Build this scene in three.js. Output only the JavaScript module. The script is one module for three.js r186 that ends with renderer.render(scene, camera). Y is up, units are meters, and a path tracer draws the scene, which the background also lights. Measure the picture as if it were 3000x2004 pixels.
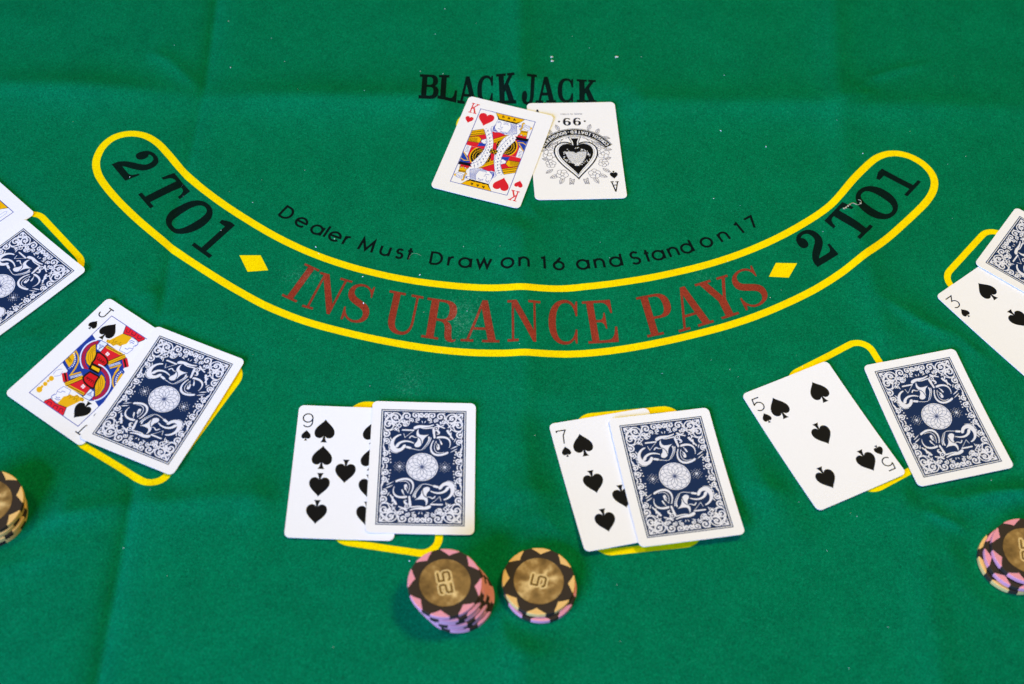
import * as THREE from 'three';
import { RectAreaLightUniformsLib } from 'three/addons/lights/RectAreaLightUniformsLib.js';
import { mergeGeometries } from 'three/addons/utils/BufferGeometryUtils.js';

// ------------------------------------------------------------------ camera, light, exposure
const MM = 0.001;
const scene = new THREE.Scene();
const camera = new THREE.PerspectiveCamera(26.84, 1024 / 684, 0.02, 20);
camera.position.set(0, 0.7376, 0.502);
camera.up.set(-0.0755, 0.561, -0.8244);
camera.lookAt(0, 0, 0);
camera.focus = 0.93;
camera.userData.fStop = 6.3;

const renderer = new THREE.WebGLRenderer({ antialias: true });
renderer.setSize(1024, 684);
renderer.toneMapping = THREE.LinearToneMapping;
renderer.toneMappingExposure = 1.06;
renderer.shadowMap.enabled = true;
RectAreaLightUniformsLib.init();
scene.background = new THREE.Color(0.022, 0.024, 0.028);          // the dim room around the table

const LIGHTS = [
  // name, colour (linear), intensity, width, height, position, what
  ['ceiling_lamp', [1.0, 0.80, 0.28], 43, 0.26, 0.26, [0.44, 1.15, -0.12], 'lamp'],
  ['ceiling_lamp', [1.0, 0.80, 0.28], 23, 0.26, 0.26, [-0.75, 1.15, 0.0], 'lamp'],
  ['window_light', [0.25, 0.48, 1.13], 24.5, 2.2, 1.4, [-1.85, 1.12, 2.5], 'window'],
];
for (const [name, rgb, power, w, h, p] of LIGHTS) {
  const l = new THREE.RectAreaLight(new THREE.Color().setRGB(...rgb), power, w, h);
  l.name = name + '_glow';
  l.position.set(...p);
  l.lookAt(0, 0, 0);
  scene.add(l);
}

// ------------------------------------------------------------------ helpers
const numbers = {};
function numbered(name) { const k = numbers[name] = (numbers[name] ?? -1) + 1; return k ? name + '_' + String(k).padStart(3, '0') : name; }
function tag(o, label, category, group, kind) {
  if (label) o.userData.label = label;
  if (category) o.userData.category = category;
  if (group) o.userData.group = group;
  if (kind) o.userData.kind = kind;
  return o;
}
function thing(name, label, category, group) { const g = new THREE.Group(); g.name = numbered(name); scene.add(g); return tag(g, label, category, group); }
function part(name, geo, mat, parent) { const m = new THREE.Mesh(geo, mat); m.name = name; m.castShadow = m.receiveShadow = true; parent.add(m); return m; }
function rng(seed) { let s = seed >>> 0; return () => { s = (s + 0x6d2b79f5) | 0; let t = Math.imul(s ^ (s >>> 15), 1 | s); t = (t + Math.imul(t ^ (t >>> 7), 61 | t)) ^ t; return ((t ^ (t >>> 14)) >>> 0) / 4294967296; }; }
const clamp = (x, a, b) => Math.min(b, Math.max(a, x));
const sstep = (x, a, b) => { const t = clamp((x - a) / (b - a), 0, 1); return t * t * (3 - 2 * t); };
const lattice = new Float32Array(65536); { const r = rng(77); for (let i = 0; i < 65536; i++) lattice[i] = r() * 2 - 1; }
function noise2(x, y) {
  const ix = Math.floor(x), iy = Math.floor(y), fx = x - ix, fy = y - iy, u = fx * fx * (3 - 2 * fx), v = fy * fy * (3 - 2 * fy);
  const L = (a, b) => lattice[((a & 255) << 8) | (b & 255)];
  return (L(ix, iy) * (1 - u) + L(ix + 1, iy) * u) * (1 - v) + (L(ix, iy + 1) * (1 - u) + L(ix + 1, iy + 1) * u) * v;
}
const fbm = (x, y) => noise2(x, y) * 0.55 + noise2(x * 2.1 + 7, y * 2.1 + 3) * 0.3 + noise2(x * 4.3 + 1, y * 4.3 + 9) * 0.15;
function canvas(w, h) { const c = document.createElement('canvas'); c.width = w; c.height = h; return c; }
function colourMap(c) { const t = new THREE.CanvasTexture(c); t.colorSpace = THREE.SRGBColorSpace; t.magFilter = THREE.LinearFilter; return t; }

// ------------------------------------------------------------------ where the cards lie (millimetres; turn in degrees, clockwise seen from above is negative)
const CW = 62, CH = 88, CR = 3.3;
// key: x, z, turn, tilt across, tilt along, bend across, bend along (mm at the edges)
const CARDS = {
  A: { at: [33.7, -162.5], turn: 6.9, tx: 0.1, ty: 0.1, bx: 0.2, by: 0.5 },
  K: { at: [-22.4, -155.7], turn: -12.7, tx: 0.25, ty: 0.1, bx: 0.2, by: 0.7, on: 'A' },
  J: { at: [-250.1, 43.7], turn: -31.1, tx: 0, ty: 0.2, bx: 0.2, by: 0.8 },
  JB: { at: [-205.1, 60.3], turn: -18.8, tx: -0.3, ty: 0.4, bx: 0.2, by: 1.0, on: 'J' },
  9: { at: [-91.2, 100.3], turn: 2.7, tx: 0, ty: 0.3, bx: 0.2, by: 0.9 },
  '9B': { at: [-47.0, 93.2], turn: 3.8, tx: -0.3, ty: 0.2, bx: 0.2, by: 0.9, on: '9' },
  7: { at: [67.7, 90.9], turn: 16.2, tx: -0.2, ty: 2.1, bx: 0.2, by: 1.5 },
  '7B': { at: [101.5, 86.5], turn: 12.8, tx: -0.2, ty: 2.1, bx: 0.2, by: 1.5, on: '7' },
  5: { at: [190.7, 50.1], turn: 28.9, tx: 0, ty: 0.4, bx: 0.2, by: 1.1 },
  '5B': { at: [261.8, 31.1], turn: 17.4, tx: 0, ty: 0.5, bx: 0.2, by: 1.1 },
  CL: { at: [-367.1, -57.2], turn: -39.0, tx: 0, ty: 0.2, bx: 0.2, by: 0.9 },
  LB: { at: [-323.1, -13.0], turn: -37.5, tx: 0.3, ty: 0, bx: 0.9, by: 0.9, on: 'CL' },
  3: { at: [322.7, -47.3], turn: 41.0, tx: 0, ty: 0.1, bx: 0.4, by: 0.6 },
  RB: { at: [352.9, -90.6], turn: 56.2, tx: 0, ty: 0.2, bx: 0.3, by: 0.6, on: '3' },
};
for (const c of Object.values(CARDS)) {
  const t = (c.turn * Math.PI) / 180;
  c.cos = Math.cos(t); c.sin = Math.sin(t);
  c.local = (x, z) => { const dx = x - c.at[0], dz = z - c.at[1]; return [dx * c.cos - dz * c.sin, dx * c.sin + dz * c.cos]; };
  c.world = (u, v) => [c.at[0] + u * c.cos + v * c.sin, c.at[1] - u * c.sin + v * c.cos];
  c.rel = (u, v) => c.tx * u / 31 + c.ty * v / 44 + c.bx * (u / 31) ** 2 + c.by * (v / 44) ** 2;
  c.outside = (x, z) => { const [u, v] = c.local(x, z), a = Math.max(0, Math.abs(u) - CW / 2), b = Math.max(0, Math.abs(v) - CH / 2); return Math.hypot(a, b); };
}
const STACKS = { pink: [-22, 174], yellow: [26, 163], left: [-287, 138], right: [300, 122] };

// ------------------------------------------------------------------ the cloth's folds (mm)
const FOLDS = [
  // points, height, half width, one-sidedness
  [[[-241, -420], [-235.5, -282.8], [-227.5, -195.3], [-225.9, -107.4], [-219.1, 12.2], [-210.3, 130], [-205.8, 238], [-200, 420]], -1.6, 7, 0.15, 0.04],
  [[[-18, -420], [-13.8, -307], [-5.3, -164.6], [3.2, -45.7], [12.4, 67], [20, 220], [28, 420]], 1.7, 13, 0, 0.35],
  [[[215, -420], [221.6, -332.8], [217.2, -226.7], [218.2, -145.8], [225.7, -87.3], [238.4, 3.4], [245.2, 86.7], [245, 202], [247, 420]], 1.4, 11, 0],
  [[[-460, -176], [-367, -180.7], [-277, -185], [-228.6, -184.7], [-77.8, -197.4], [87.6, -212.4], [211.6, -219.7], [352, -234], [480, -242]], 2.2, 13, 0.1, 0.5],
  [[[-460, 171], [-280, 149], [-210.5, 132], [-149.6, 122.6], [-124, 121.6], [26.5, 105.4], [156, 92], [247, 84.3], [308, 81.3], [480, 70]], 2.1, 13, 0.1, 0.3],
  [[[-330, 34], [-273.9, 20.6], [-217.8, 5.5], [-190, -4]], 1.2, 9, 0],
  [[[217.8, -222], [243.4, -249.6], [266.7, -262.4], [295.3, -274]], 0.9, 3.2, 0.4],
  [[[215, -222], [232, -230], [250, -238]], 0.5, 3, 0.4],
  [[[245.4, 84.4], [267, 89.4], [287.9, 83.1], [330, 78]], 0.9, 3.6, 0.5],
  [[[244, 98], [257.5, 103.7], [270.9, 108], [285, 112]], 0.8, 3.2, 0.5],
  [[[225, -60], [259.5, -37.5], [280, -26.2], [300.3, -15], [318.5, 8.8]], 0.8, 4.5, 0.4],
  [[[-275, -225], [-258, -217], [-238, -199], [-226, -187]], 0.7, 6, 0.2],
  [[[-270, 155], [-257, 149], [-234, 140.8], [-210.5, 132]], 0.9, 5, 0.4],
  [[[-300, 190], [-255, 172], [-212, 150]], 0.5, 6, 0.2],
  [[[-213, 120], [-190, 108], [-160, 104]], 0.5, 6, 0.2],
  [[[-222, 0], [-200, 14], [-170, 20]], 0.5, 5, 0.2],
  [[[-219, -20], [-245, -8], [-275, 6]], 0.5, 5, 0.2],
  [[[240, 30], [275, -2], [300, -20]], 0.6, 6, 0.2],
  [[[250, 120], [280, 135], [320, 160]], 0.5, 8, 0.2],
];
function ridge(d, w, skew, round) { const s = d * (d > 0 ? 1 + skew : 1 / (1 + skew)) / w; return Math.exp(round - Math.sqrt(round * round + s * s)); }
function clothHeight(x, z) {
  let h = 0;
  for (const [p, amp, w, skew, round = 0.5] of FOLDS) {
    let best = 1e9, side = 1, end = 0;
    for (let i = 0; i + 1 < p.length; i++) {
      const [ax, az] = p[i], bx = p[i + 1][0] - ax, bz = p[i + 1][1] - az, L2 = bx * bx + bz * bz;
      const q = ((x - ax) * bx + (z - az) * bz) / L2, t = clamp(q, 0, 1), dx = x - ax - bx * t, dz = z - az - bz * t, d = dx * dx + dz * dz;
      if (d < best) { best = d; side = bx * dz - bz * dx > 0 ? 1 : -1; end = (i + t) / (p.length - 1); }
    }
    const d = Math.sqrt(best);
    if (d > w * 7) continue;
    const fade = p.length > 5 ? 0.75 + 0.45 * noise2(x * 0.012 + amp * 9, z * 0.012) : sstep(end, 0, 0.2) * (1 - sstep(end, 0.55, 1)) + 0.05;
    h += 2.3 * amp * fade * ridge(d * side, w, skew, round);
  }
  let press = 1;
  for (const c of Object.values(CARDS)) { const d = c.outside(x, z); if (d < 22) press = Math.min(press, 0.12 + 0.88 * sstep(d, 0, 22)); }
  for (const [sx, sz] of Object.values(STACKS)) { const d = Math.hypot(x - sx, z - sz) - 26; if (d < 18) press = Math.min(press, sstep(d, 0, 18)); }
  h += 0.9 * fbm(x * 0.011 + 3, z * 0.011 + 5) + 0.05 * fbm(x * 0.05, z * 0.05);
  return (h + 0.6) * press;
}
const HX0 = -400, HZ0 = -360, HSTEP = 2, HNX = 401, HNZ = 311, HGRID = new Float32Array(HNX * HNZ);
for (let j = 0; j < HNZ; j++) for (let i = 0; i < HNX; i++) HGRID[j * HNX + i] = clothHeight(HX0 + i * HSTEP, HZ0 + j * HSTEP);
function clothAt(x, z) {
  const fx = clamp((x - HX0) / HSTEP, 0, HNX - 1.001), fz = clamp((z - HZ0) / HSTEP, 0, HNZ - 1.001), i = Math.floor(fx), j = Math.floor(fz), u = fx - i, v = fz - j;
  const at = (a, b) => HGRID[b * HNX + a];
  return (at(i, j) * (1 - u) + at(i + 1, j) * u) * (1 - v) + (at(i, j + 1) * (1 - u) + at(i + 1, j + 1) * u) * v;
}

// ------------------------------------------------------------------ lettering outlines, each in a 100 x 100 box
const SERIF = {
  I: 'M0 0H100V6H70V94H100V100H0V94H30V6H0Z',
  N: 'M0 0H28L78 72V6H63V0H100V6H85V100H76L20 18V94H33V100H0V94H13V6H0Z',
  A: 'M44 0H58L90 94H100V100H55V94H69L61.5 71H29L21.5 94H33V100H0V94H14.5Z M31 65H59.5L45 20Z',
  S: 'M92 0V30H87C84 14 70 5 52 5C36 5 26 11 26 21C26 33 42 37 58 42C82 49 98 56 98 74C98 91 78 101 52 101C38 101 26 97 17 89L13 100H6V66H12C15 85 31 95 50 95C67 95 77 88 77 78C77 66 62 62 45 57C22 50 6 44 6 27C6 10 25 -1 50 -1C64 -1 75 3 83 10L87 0Z',
  U: 'M0 0H48V6H34V66C34 84 42 93 57 93C71 93 80 83 80 66V6H65V0H100V6H87V66C87 89 74 101 53 101C28 101 14 89 14 66V6H0Z',
  R: 'M0 0H56C80 0 92 9 92 26C92 40 82 49 66 51C80 54 84 62 85 76C86 88 88 94 94 94C97 94 98 92 100 90V96C97 99 92 101 86 101C72 101 66 94 65 80C64 63 60 54 46 54H36V94H50V100H0V94H13V6H0Z M36 6V48H50C64 48 70 41 70 27C70 13 64 6 50 6Z',
  C: 'M93 2V36H87C83 16 72 6 57 6C36 6 25 22 25 50C25 79 36 94 57 94C74 94 84 83 87 66H93V98H88L84 88C77 97 67 101 54 101C22 101 2 81 2 50C2 19 22 -1 54 -1C67 -1 77 3 84 12L88 2Z',
  E: 'M0 0H92V32H86C83 13 76 6 58 6H36V46H46C57 46 61 42 63 30H68V68H63C61 56 57 52 46 52H36V94H60C80 94 88 86 93 64H100L97 100H0V94H13V6H0Z',
  P: 'M0 0H58C84 0 98 11 98 30C98 50 84 60 58 60H36V94H52V100H0V94H13V6H0Z M36 6V54H52C68 54 75 46 75 30C75 14 68 6 52 6Z',
  Y: 'M0 0H48V6H36L60 47L80 6H66V0H100V6H90L65 56V94H80V100H28V94H42V56L13 6H0Z',
  B: 'M0 0H58C82 0 94 8 94 25C94 38 86 45 72 48C90 50 100 58 100 73C100 91 86 100 60 100H0V94H13V6H0Z M36 6V45H52C66 45 72 39 72 26C72 12 66 6 52 6Z M36 51V94H54C70 94 77 87 77 73C77 58 70 51 54 51Z',
  L: 'M0 0H52V6H38V94H58C78 94 86 84 90 60H97L95 100H0V94H14V6H0Z',
  K: 'M0 0H50V6H37V50L74 6H62V0H98V6H88L60 40L90 94H100V100H52V94H64L46 56L37 66V94H50V100H0V94H13V6H0Z',
  J: 'M30 0H100V6H84V70C84 90 70 101 45 101C18 101 0 92 0 76C0 66 8 60 18 60C28 60 35 66 35 75C35 81 32 85 27 87C31 93 36 95 43 95C55 95 61 88 61 72V6H30Z',
  T: 'M5 0H95L100 30H91C87 14 80 8 66 8H63V92H84V100H16V92H37V8H34C20 8 13 14 9 30H0Z',
  O: 'M50 -1C80 -1 100 20 100 50C100 80 80 101 50 101C20 101 0 80 0 50C0 20 20 -1 50 -1Z M50 8C32 8 25 22 25 50C25 78 32 92 50 92C68 92 75 78 75 50C75 22 68 8 50 8Z',
  2: 'M4 28C4 10 22 -1 48 -1C76 -1 94 10 94 30C94 46 82 55 60 66C44 74 32 78 27 84H70C82 84 88 80 92 64H99L96 100H2V88C6 74 20 64 42 52C60 42 70 38 70 28C70 15 62 7 47 7C38 7 32 9 28 13C36 14 40 19 40 26C40 35 32 41 22 41C11 41 4 36 4 28Z',
  1: 'M6 8L40 0H66V92H100V100H0V92H40V16H8Z',
};
// thin-line letters, strokes in units of the x-height, baseline y = 0, y down; advance is not needed, x = 0 is the middle
const arc = (cx, cy, r, a0, a1, ry = r) => { const o = []; for (let i = 0; i <= 20; i++) { const a = (a0 + (a1 - a0) * i / 20) * Math.PI / 180; o.push([cx + r * Math.cos(a), cy - ry * Math.sin(a)]); } return o; };
const SANS = {
  D: [[[-0.46, 0], [-0.46, -1.3], [-0.1, -1.3], ...arc(-0.1, -0.65, 0.58, 90, -90, 0.65), [-0.46, 0]]],
  e: [[[-0.48, -0.53], [0.48, -0.53], ...arc(0, -0.5, 0.5, 4, 322)]],
  a: [arc(-0.02, -0.5, 0.5, 0, 360), [[0.5, -1], [0.5, 0]]],
  l: [[[0, 0], [0, -1.35]]],
  r: [[[-0.1, 0], [-0.1, -1]], [[-0.1, -0.6], [0, -0.85], [0.14, -0.97], [0.3, -0.97]]],
  M: [[[-0.62, 0], [-0.5, -1.28], [0, -0.15], [0.5, -1.28], [0.62, 0]]],
  u: [[[-0.4, -1], [-0.4, -0.4], ...arc(0, -0.42, 0.4, 180, 360), [0.4, -1], [0.4, 0]]],
  s: [[...arc(0, -0.74, 0.24, 35, 250), ...arc(0, -0.26, 0.28, 90, -150)]],
  t: [[[0, 0], [0, -1.35]], [[-0.2, -0.98], [0.24, -0.98]]],
  w: [[[-0.62, -1], [-0.32, -0.04], [0, -0.95], [0.32, -0.04], [0.62, -1]]],
  o: [arc(0, -0.5, 0.51, 0, 360)],
  n: [[[-0.4, 0], [-0.4, -1]], [[-0.4, -0.5], ...arc(0, -0.58, 0.4, 180, 0), [0.4, 0]]],
  d: [arc(-0.02, -0.5, 0.5, 0, 360), [[0.5, -1.35], [0.5, 0]]],
  S: [[...arc(0, -0.97, 0.32, 30, 255, 0.33), ...arc(0, -0.32, 0.36, 95, -150, 0.33)]],
  1: [[[-0.22, -1.14], [0.06, -1.26], [0.06, 0]]],
  6: [[[0.2, -1.3], [-0.3, -0.66]], arc(0, -0.43, 0.43, 0, 360)],
  7: [[[-0.38, -1.26], [0.4, -1.26], [-0.12, 0]]],
};
// every printed letter: base-left, base-right, top-left corner on the cloth (mm)
const PRINT = {
  black: [['2', -276, -119.1, -263.5, -105.3, -254.7, -135.9], ['T', -255.4, -97.4, -240.6, -81.5, -234.4, -116.4], ['O', -236.1, -77.9, -218.6, -60.3, -214.3, -98.5], ['1', -210.5, -56.3, -197.4, -47, -194.5, -80.9],
    ['2', 194.8, -76.9, 209.7, -88.6, 178.9, -99.3], ['T', 221.7, -97.9, 235.9, -116.1, 201.2, -114.9], ['O', 242.2, -115.8, 257.4, -138.1, 219.2, -132.3], ['1', 260, -143.6, 270.5, -157.5, 237.6, -157.2],
    ['B', -77.4, -195.4, -64.3, -196, -78.9, -220.9], ['L', -64.3, -196.7, -51.2, -197.6, -65.5, -221.6], ['A', -50.5, -197.6, -36.6, -198.4, -52.5, -221.6], ['C', -37, -199.3, -25.6, -200.2, -38.5, -222.9], ['K', -22.5, -200.5, -10, -201.6, -25.3, -225],
    ['J', -5.8, -201.3, 3.6, -202.3, -6.2, -225.8], ['A', 4.2, -203.8, 17.8, -205.7, 2.9, -225.2], ['C', 19.2, -206, 30.6, -207.2, 18.3, -226.2], ['K', 33.1, -207.9, 46.4, -208.8, 32, -227.2]],
  red: [['I', -147.2, -21.4, -137.2, -16.9, -136, -48.5], ['N', -133.4, -14.2, -112, -8.7, -125.3, -42.5], ['S', -109, -6.8, -91.2, -3.7, -105.6, -36.3], ['U', -82, -0.2, -60.1, 2.7, -79.8, -31.9], ['R', -56.6, 2.2, -35.2, 4.1, -55.3, -28.5], ['A', -32, 2.9, -7.8, 2.1, -31.3, -29.2],
    ['N', -2.8, 1.3, 18.2, 0, -5, -30.1], ['C', 22.3, 0.3, 42.3, -1.5, 20.7, -33.3], ['E', 47.7, -2.7, 67.2, -6, 42.2, -34.7], ['P', 84.5, -10.9, 104.6, -17.6, 76.6, -41.1], ['A', 104.4, -16.5, 126.6, -26.5, 95, -47.3], ['Y', 125.7, -26.3, 147.1, -36.4, 114.2, -55.3], ['S', 146, -36.6, 163.9, -47.4, 135.4, -64.4]],
};
const RULE = [['D', -156, -84.4, 0.52], ['e', -144.8, -78.4, 0.456], ['a', -133.6, -73.1, 0.394], ['l', -127.4, -71, 0.362], ['e', -121.2, -68.6, 0.33], ['r', -113.8, -66.2, 0.295], ['M', -99.5, -62.2, 0.231], ['u', -86.9, -59.8, 0.18], ['s', -77.3, -58.5, 0.145], ['t', -70.9, -57.5, 0.123], ['D', -53.1, -55.5, 0.068], ['r', -44.1, -55, 0.043], ['a', -34, -54.6, 0.017], ['w', -21.9, -54.8, -0.013], ['o', -6.6, -55.5, -0.049], ['n', 4.1, -56.5, -0.074], ['1', 17.1, -57.3, -0.105], ['6', 26.8, -58.1, -0.129], ['a', 42.6, -60.4, -0.17], ['n', 53.3, -62.5, -0.201], ['d', 64.2, -65, -0.235], ['S', 77, -68.3, -0.279], ['t', 84.9, -70.6, -0.308], ['a', 92.1, -73.1, -0.336], ['n', 102, -76.9, -0.377], ['d', 111.1, -80.8, -0.418], ['o', 124.2, -87.3, -0.48], ['n', 135.8, -93.4, -0.538], ['1', 147.2, -100.7, -0.597], ['7', 155.5, -106.5, -0.642]];
const BAND = [[-283.9, -109.8], [-276.8, -100.6], [-267.9, -90.7], [-255.7, -79.3], [-244.9, -69.9], [-234.3, -61.5], [-210.3, -43.9], [-198.1, -36.4], [-175.5, -22.9], [-155.4, -12.1], [-136.5, -5.1], [-118, 0.1], [-99.8, 4], [-81.9, 6.8], [-64, 9.2], [-46.3, 10.6], [-25.1, 10.9], [-14.6, 10.5], [22.4, 7.9], [35.3, 6.8], [49.7, 4.3], [71.3, -1.1], [93.1, -8], [115.1, -16.2], [137.3, -25.4], [152.3, -32.6], [172, -44.5], [191.2, -57.1], [199.7, -64.5], [210.8, -72.9], [233.3, -95.3], [242.2, -103.4], [254.3, -117.6], [265.2, -130.3], [272.6, -139.4], [278.1, -148.4], [280.6, -157.2], [279.8, -164.9], [275.9, -171.9], [269.8, -177.4], [263.4, -180.8], [256.2, -182], [248.7, -180.6], [241.7, -176.4], [235.9, -170.1], [230.1, -162.5], [223.5, -154.1], [214, -138.7], [206.9, -129.6], [200, -122.7], [186.6, -111.4], [173.3, -100.9], [160.2, -92], [146.3, -83.7], [127.1, -73.7], [108, -65.6], [85.4, -57.3], [63, -50.7], [40.7, -45.6], [29.6, -42.9], [19.9, -41.8], [-7.4, -39.8], [-21.8, -38.9], [-43.6, -39], [-65.5, -40.6], [-80.3, -42.5], [-98.9, -46.1], [-117.7, -51.1], [-132.5, -56.3], [-147.8, -62.9], [-163.8, -71.2], [-184.3, -83.4], [-200.4, -94.4], [-214.4, -104.8], [-231, -120.5], [-239.9, -130.8], [-248.8, -140.6], [-257.6, -146.1], [-267.1, -147.3], [-275.2, -145.2], [-281.2, -141.2], [-286.7, -132.7], [-287.7, -119.4]];
const DIAMONDS = [[[-178.8, -50.9], [-165.3, -52.2], [-158.5, -40.6], [-171.4, -38.2]], [[167.9, -77.9], [181.9, -78.9], [175.8, -66.5], [162.8, -66.1]]];
// betting boxes: four corners (mm), rounded
const BOXES = [
  [[-93, 53.5], [-36.5, 53], [-32.5, 149.5], [-92.5, 144.5]],
  [[-215, 13], [-160.5, 35], [-197.5, 121], [-253, 92]],
  [[42, 51.5], [104, 39], [116.5, 128.5], [56.5, 140.5]],
  [[170.5, 11], [221, -23], [262, 57.5], [214, 89.5]],
  [[-372, -12], [-317.5, -76.5], [-273.5, -34.5], [-331, 36]],
  [[276.5, -75], [313, -121.5], [368, -87], [334, -22]],
  [[-48.5, -187.5], [47, -196], [51, -146], [-44, -138]],
];

// ------------------------------------------------------------------ felt: fibres and print, in two halves of 400 mm
function fibres(ctx, wmm, hmm, n, seed, dark, light, strength = 1) {
  const r = rng(seed);
  ctx.lineCap = 'round';
  for (let pass = 0; pass < 2; pass++) {
    for (let k = 0; k < 24; k++) {
      ctx.strokeStyle = pass ? light : dark;
      ctx.globalAlpha = (0.05 + 0.16 * r()) * strength;
      ctx.lineWidth = 0.14 + 0.22 * r();
      ctx.beginPath();
      for (let i = 0; i < n / 48; i++) {
        const x = r() * wmm, y = r() * hmm, a = (r() < 0.65 ? -0.35 + (r() - 0.5) * 1.5 : r() * 6.3), L = 0.6 + 1.8 * r() * r(), b = a + (r() - 0.5) * 1.2;
        ctx.moveTo(x, y);
        ctx.quadraticCurveTo(x + Math.cos(a) * L * 0.5, y + Math.sin(a) * L * 0.5, x + (Math.cos(a) + Math.cos(b)) * L * 0.5, y + (Math.sin(a) + Math.sin(b)) * L * 0.5);
      }
      ctx.stroke();
    }
  }
  ctx.globalAlpha = 1;
}
const FELT = '#026d46', INK = '#0a1512', RED = '#a32c1d', YELLOW = '#ffd800';
function roundedPath(ctx, p, r) {
  ctx.beginPath();
  const n = p.length, mid = (a, b) => [(a[0] + b[0]) / 2, (a[1] + b[1]) / 2], s = mid(p[n - 1], p[0]);
  ctx.moveTo(...s);
  for (let i = 0; i < n; i++) ctx.arcTo(...p[i], ...mid(p[i], p[(i + 1) % n]), r);
  ctx.closePath();
}
function smoothLoop(ctx, p) {
  const n = p.length;
  ctx.beginPath();
  for (let i = 0; i < n; i++) {
    const a = p[(i + n - 1) % n], b = p[i], c = p[(i + 1) % n], d = p[(i + 2) % n];
    if (!i) ctx.moveTo(...b);
    ctx.bezierCurveTo(b[0] + (c[0] - a[0]) / 6, b[1] + (c[1] - a[1]) / 6, c[0] - (d[0] - b[0]) / 6, c[1] - (d[1] - b[1]) / 6, ...c);
  }
  ctx.closePath();
}
const PATCH = { x0: -400, x1: 400, z0: -360, z1: 260 };
function feltCanvas(x0, x1) {
  const S = 2048, c = canvas(S, S), ctx = c.getContext('2d'), w = x1 - x0, h = PATCH.z1 - PATCH.z0;
  ctx.fillStyle = FELT;
  ctx.fillRect(0, 0, S, S);
  const mm = () => ctx.setTransform(S / w, 0, 0, S / h, -x0 * S / w, -PATCH.z0 * S / h);
  mm();
  ctx.save(); ctx.translate(x0, PATCH.z0); fibres(ctx, w, h, 170000, 11 + x1, '#00130a', '#3d9a78'); ctx.restore();
  // print
  const smooth = BAND.map((b, i) => { const n = BAND.length, a = BAND[(i + n - 1) % n], d = BAND[(i + 1) % n]; return [b[0] * 0.6 + (a[0] + d[0]) * 0.2, b[1] * 0.6 + (a[1] + d[1]) * 0.2]; });
  ctx.strokeStyle = ctx.fillStyle = YELLOW;
  ctx.lineJoin = 'round';
  ctx.lineWidth = 5.2; smoothLoop(ctx, smooth); ctx.stroke();
  ctx.lineWidth = 4.4; for (const b of BOXES) { roundedPath(ctx, b, 10); ctx.stroke(); }
  for (const d of DIAMONDS) { ctx.beginPath(); d.forEach((q, i) => (i ? ctx.lineTo(...q) : ctx.moveTo(...q))); ctx.fill(); }
  for (const key of ['black', 'red']) {
    ctx.fillStyle = ctx.strokeStyle = key === 'red' ? RED : INK; ctx.globalAlpha = key === 'red' ? 0.86 : 0.93;
    for (const [ch, bx, bz, rx, rz, tx, tz] of PRINT[key]) {
      ctx.save();
      ctx.transform((rx - bx) / 100, (rz - bz) / 100, (bx - tx) / 100, (bz - tz) / 100, tx, tz);
      ctx.fill(new Path2D(SERIF[ch]), 'evenodd');
      if (key === 'black') { ctx.lineWidth = bz < -180 ? 5 : 1.5; ctx.lineJoin = 'miter'; ctx.stroke(new Path2D(SERIF[ch])); }
      ctx.restore();
    }
  }
  ctx.globalAlpha = 1; ctx.strokeStyle = INK; ctx.lineJoin = 'miter'; ctx.lineCap = 'butt';
  const X = 7.3;
  for (const [ch, x, z, a] of RULE) {
    ctx.save();
    ctx.translate(x, z); ctx.rotate(a); ctx.scale(X, X * 0.98);
    ctx.lineWidth = 0.22;
    for (const s of SANS[ch]) { ctx.beginPath(); s.forEach((q, i) => (i ? ctx.lineTo(...q) : ctx.moveTo(...q))); ctx.stroke(); }
    ctx.restore();
  }
  // fibres over cloth and print alike
  ctx.save(); ctx.translate(x0, PATCH.z0); fibres(ctx, w, h, 50000, 29 + x1, '#10201a', '#7fae96', 0.28); ctx.restore();
  // chalky smudges rubbed into the pile
  const r = rng(5 + x1);
  ctx.strokeStyle = '#b9b5aa'; ctx.lineCap = 'round';
  const rub = (x, z, sx, sz, n, al) => { ctx.globalAlpha = al; for (let i = 0; i < n; i++) { const q = () => (r() + r() + r() - 1.5) * 0.8, a = x + q() * sx, b = z + q() * sz, t = r() * 6.3; ctx.lineWidth = 0.15 + r() * 0.2; ctx.beginPath(); ctx.moveTo(a, b); ctx.lineTo(a + Math.cos(t) * 1.1, b + Math.sin(t) * 1.1); ctx.stroke(); } };
  rub(-32, -12, 20, 26, 900, 0.2); rub(-136, -38, 18, 10, 300, 0.16); rub(-60, 36, 14, 16, 260, 0.16); rub(118, -62, 12, 10, 120, 0.15);
  ctx.globalAlpha = 1;
  // mottling of the dye and grain, pixel by pixel
  ctx.setTransform(1, 0, 0, 1, 0, 0);
  const im = ctx.getImageData(0, 0, S, S), d = im.data;
  for (let j = 0; j < S; j++) for (let i = 0; i < S; i++) {
    const x = x0 + i * w / S, z = PATCH.z0 + j * h / S, o = (j * S + i) * 4;
    const m = 1 + 0.03 * noise2(x * 0.09 + 40, z * 0.09) + 0.025 * noise2(x * 0.35, z * 0.5 + 9) + 0.16 * noise2(x * 2.3 + z * 0.6, z * 3 - x * 0.4) + 0.3 * (r() - 0.5);
    const k = d[o] > 140 && d[o + 2] < 90 ? 1 + (m - 1) * 0.5 : m;
    d[o] *= k; d[o + 1] *= k; d[o + 2] *= k;
  }
  ctx.putImageData(im, 0, 0);
  return c;
}
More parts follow.
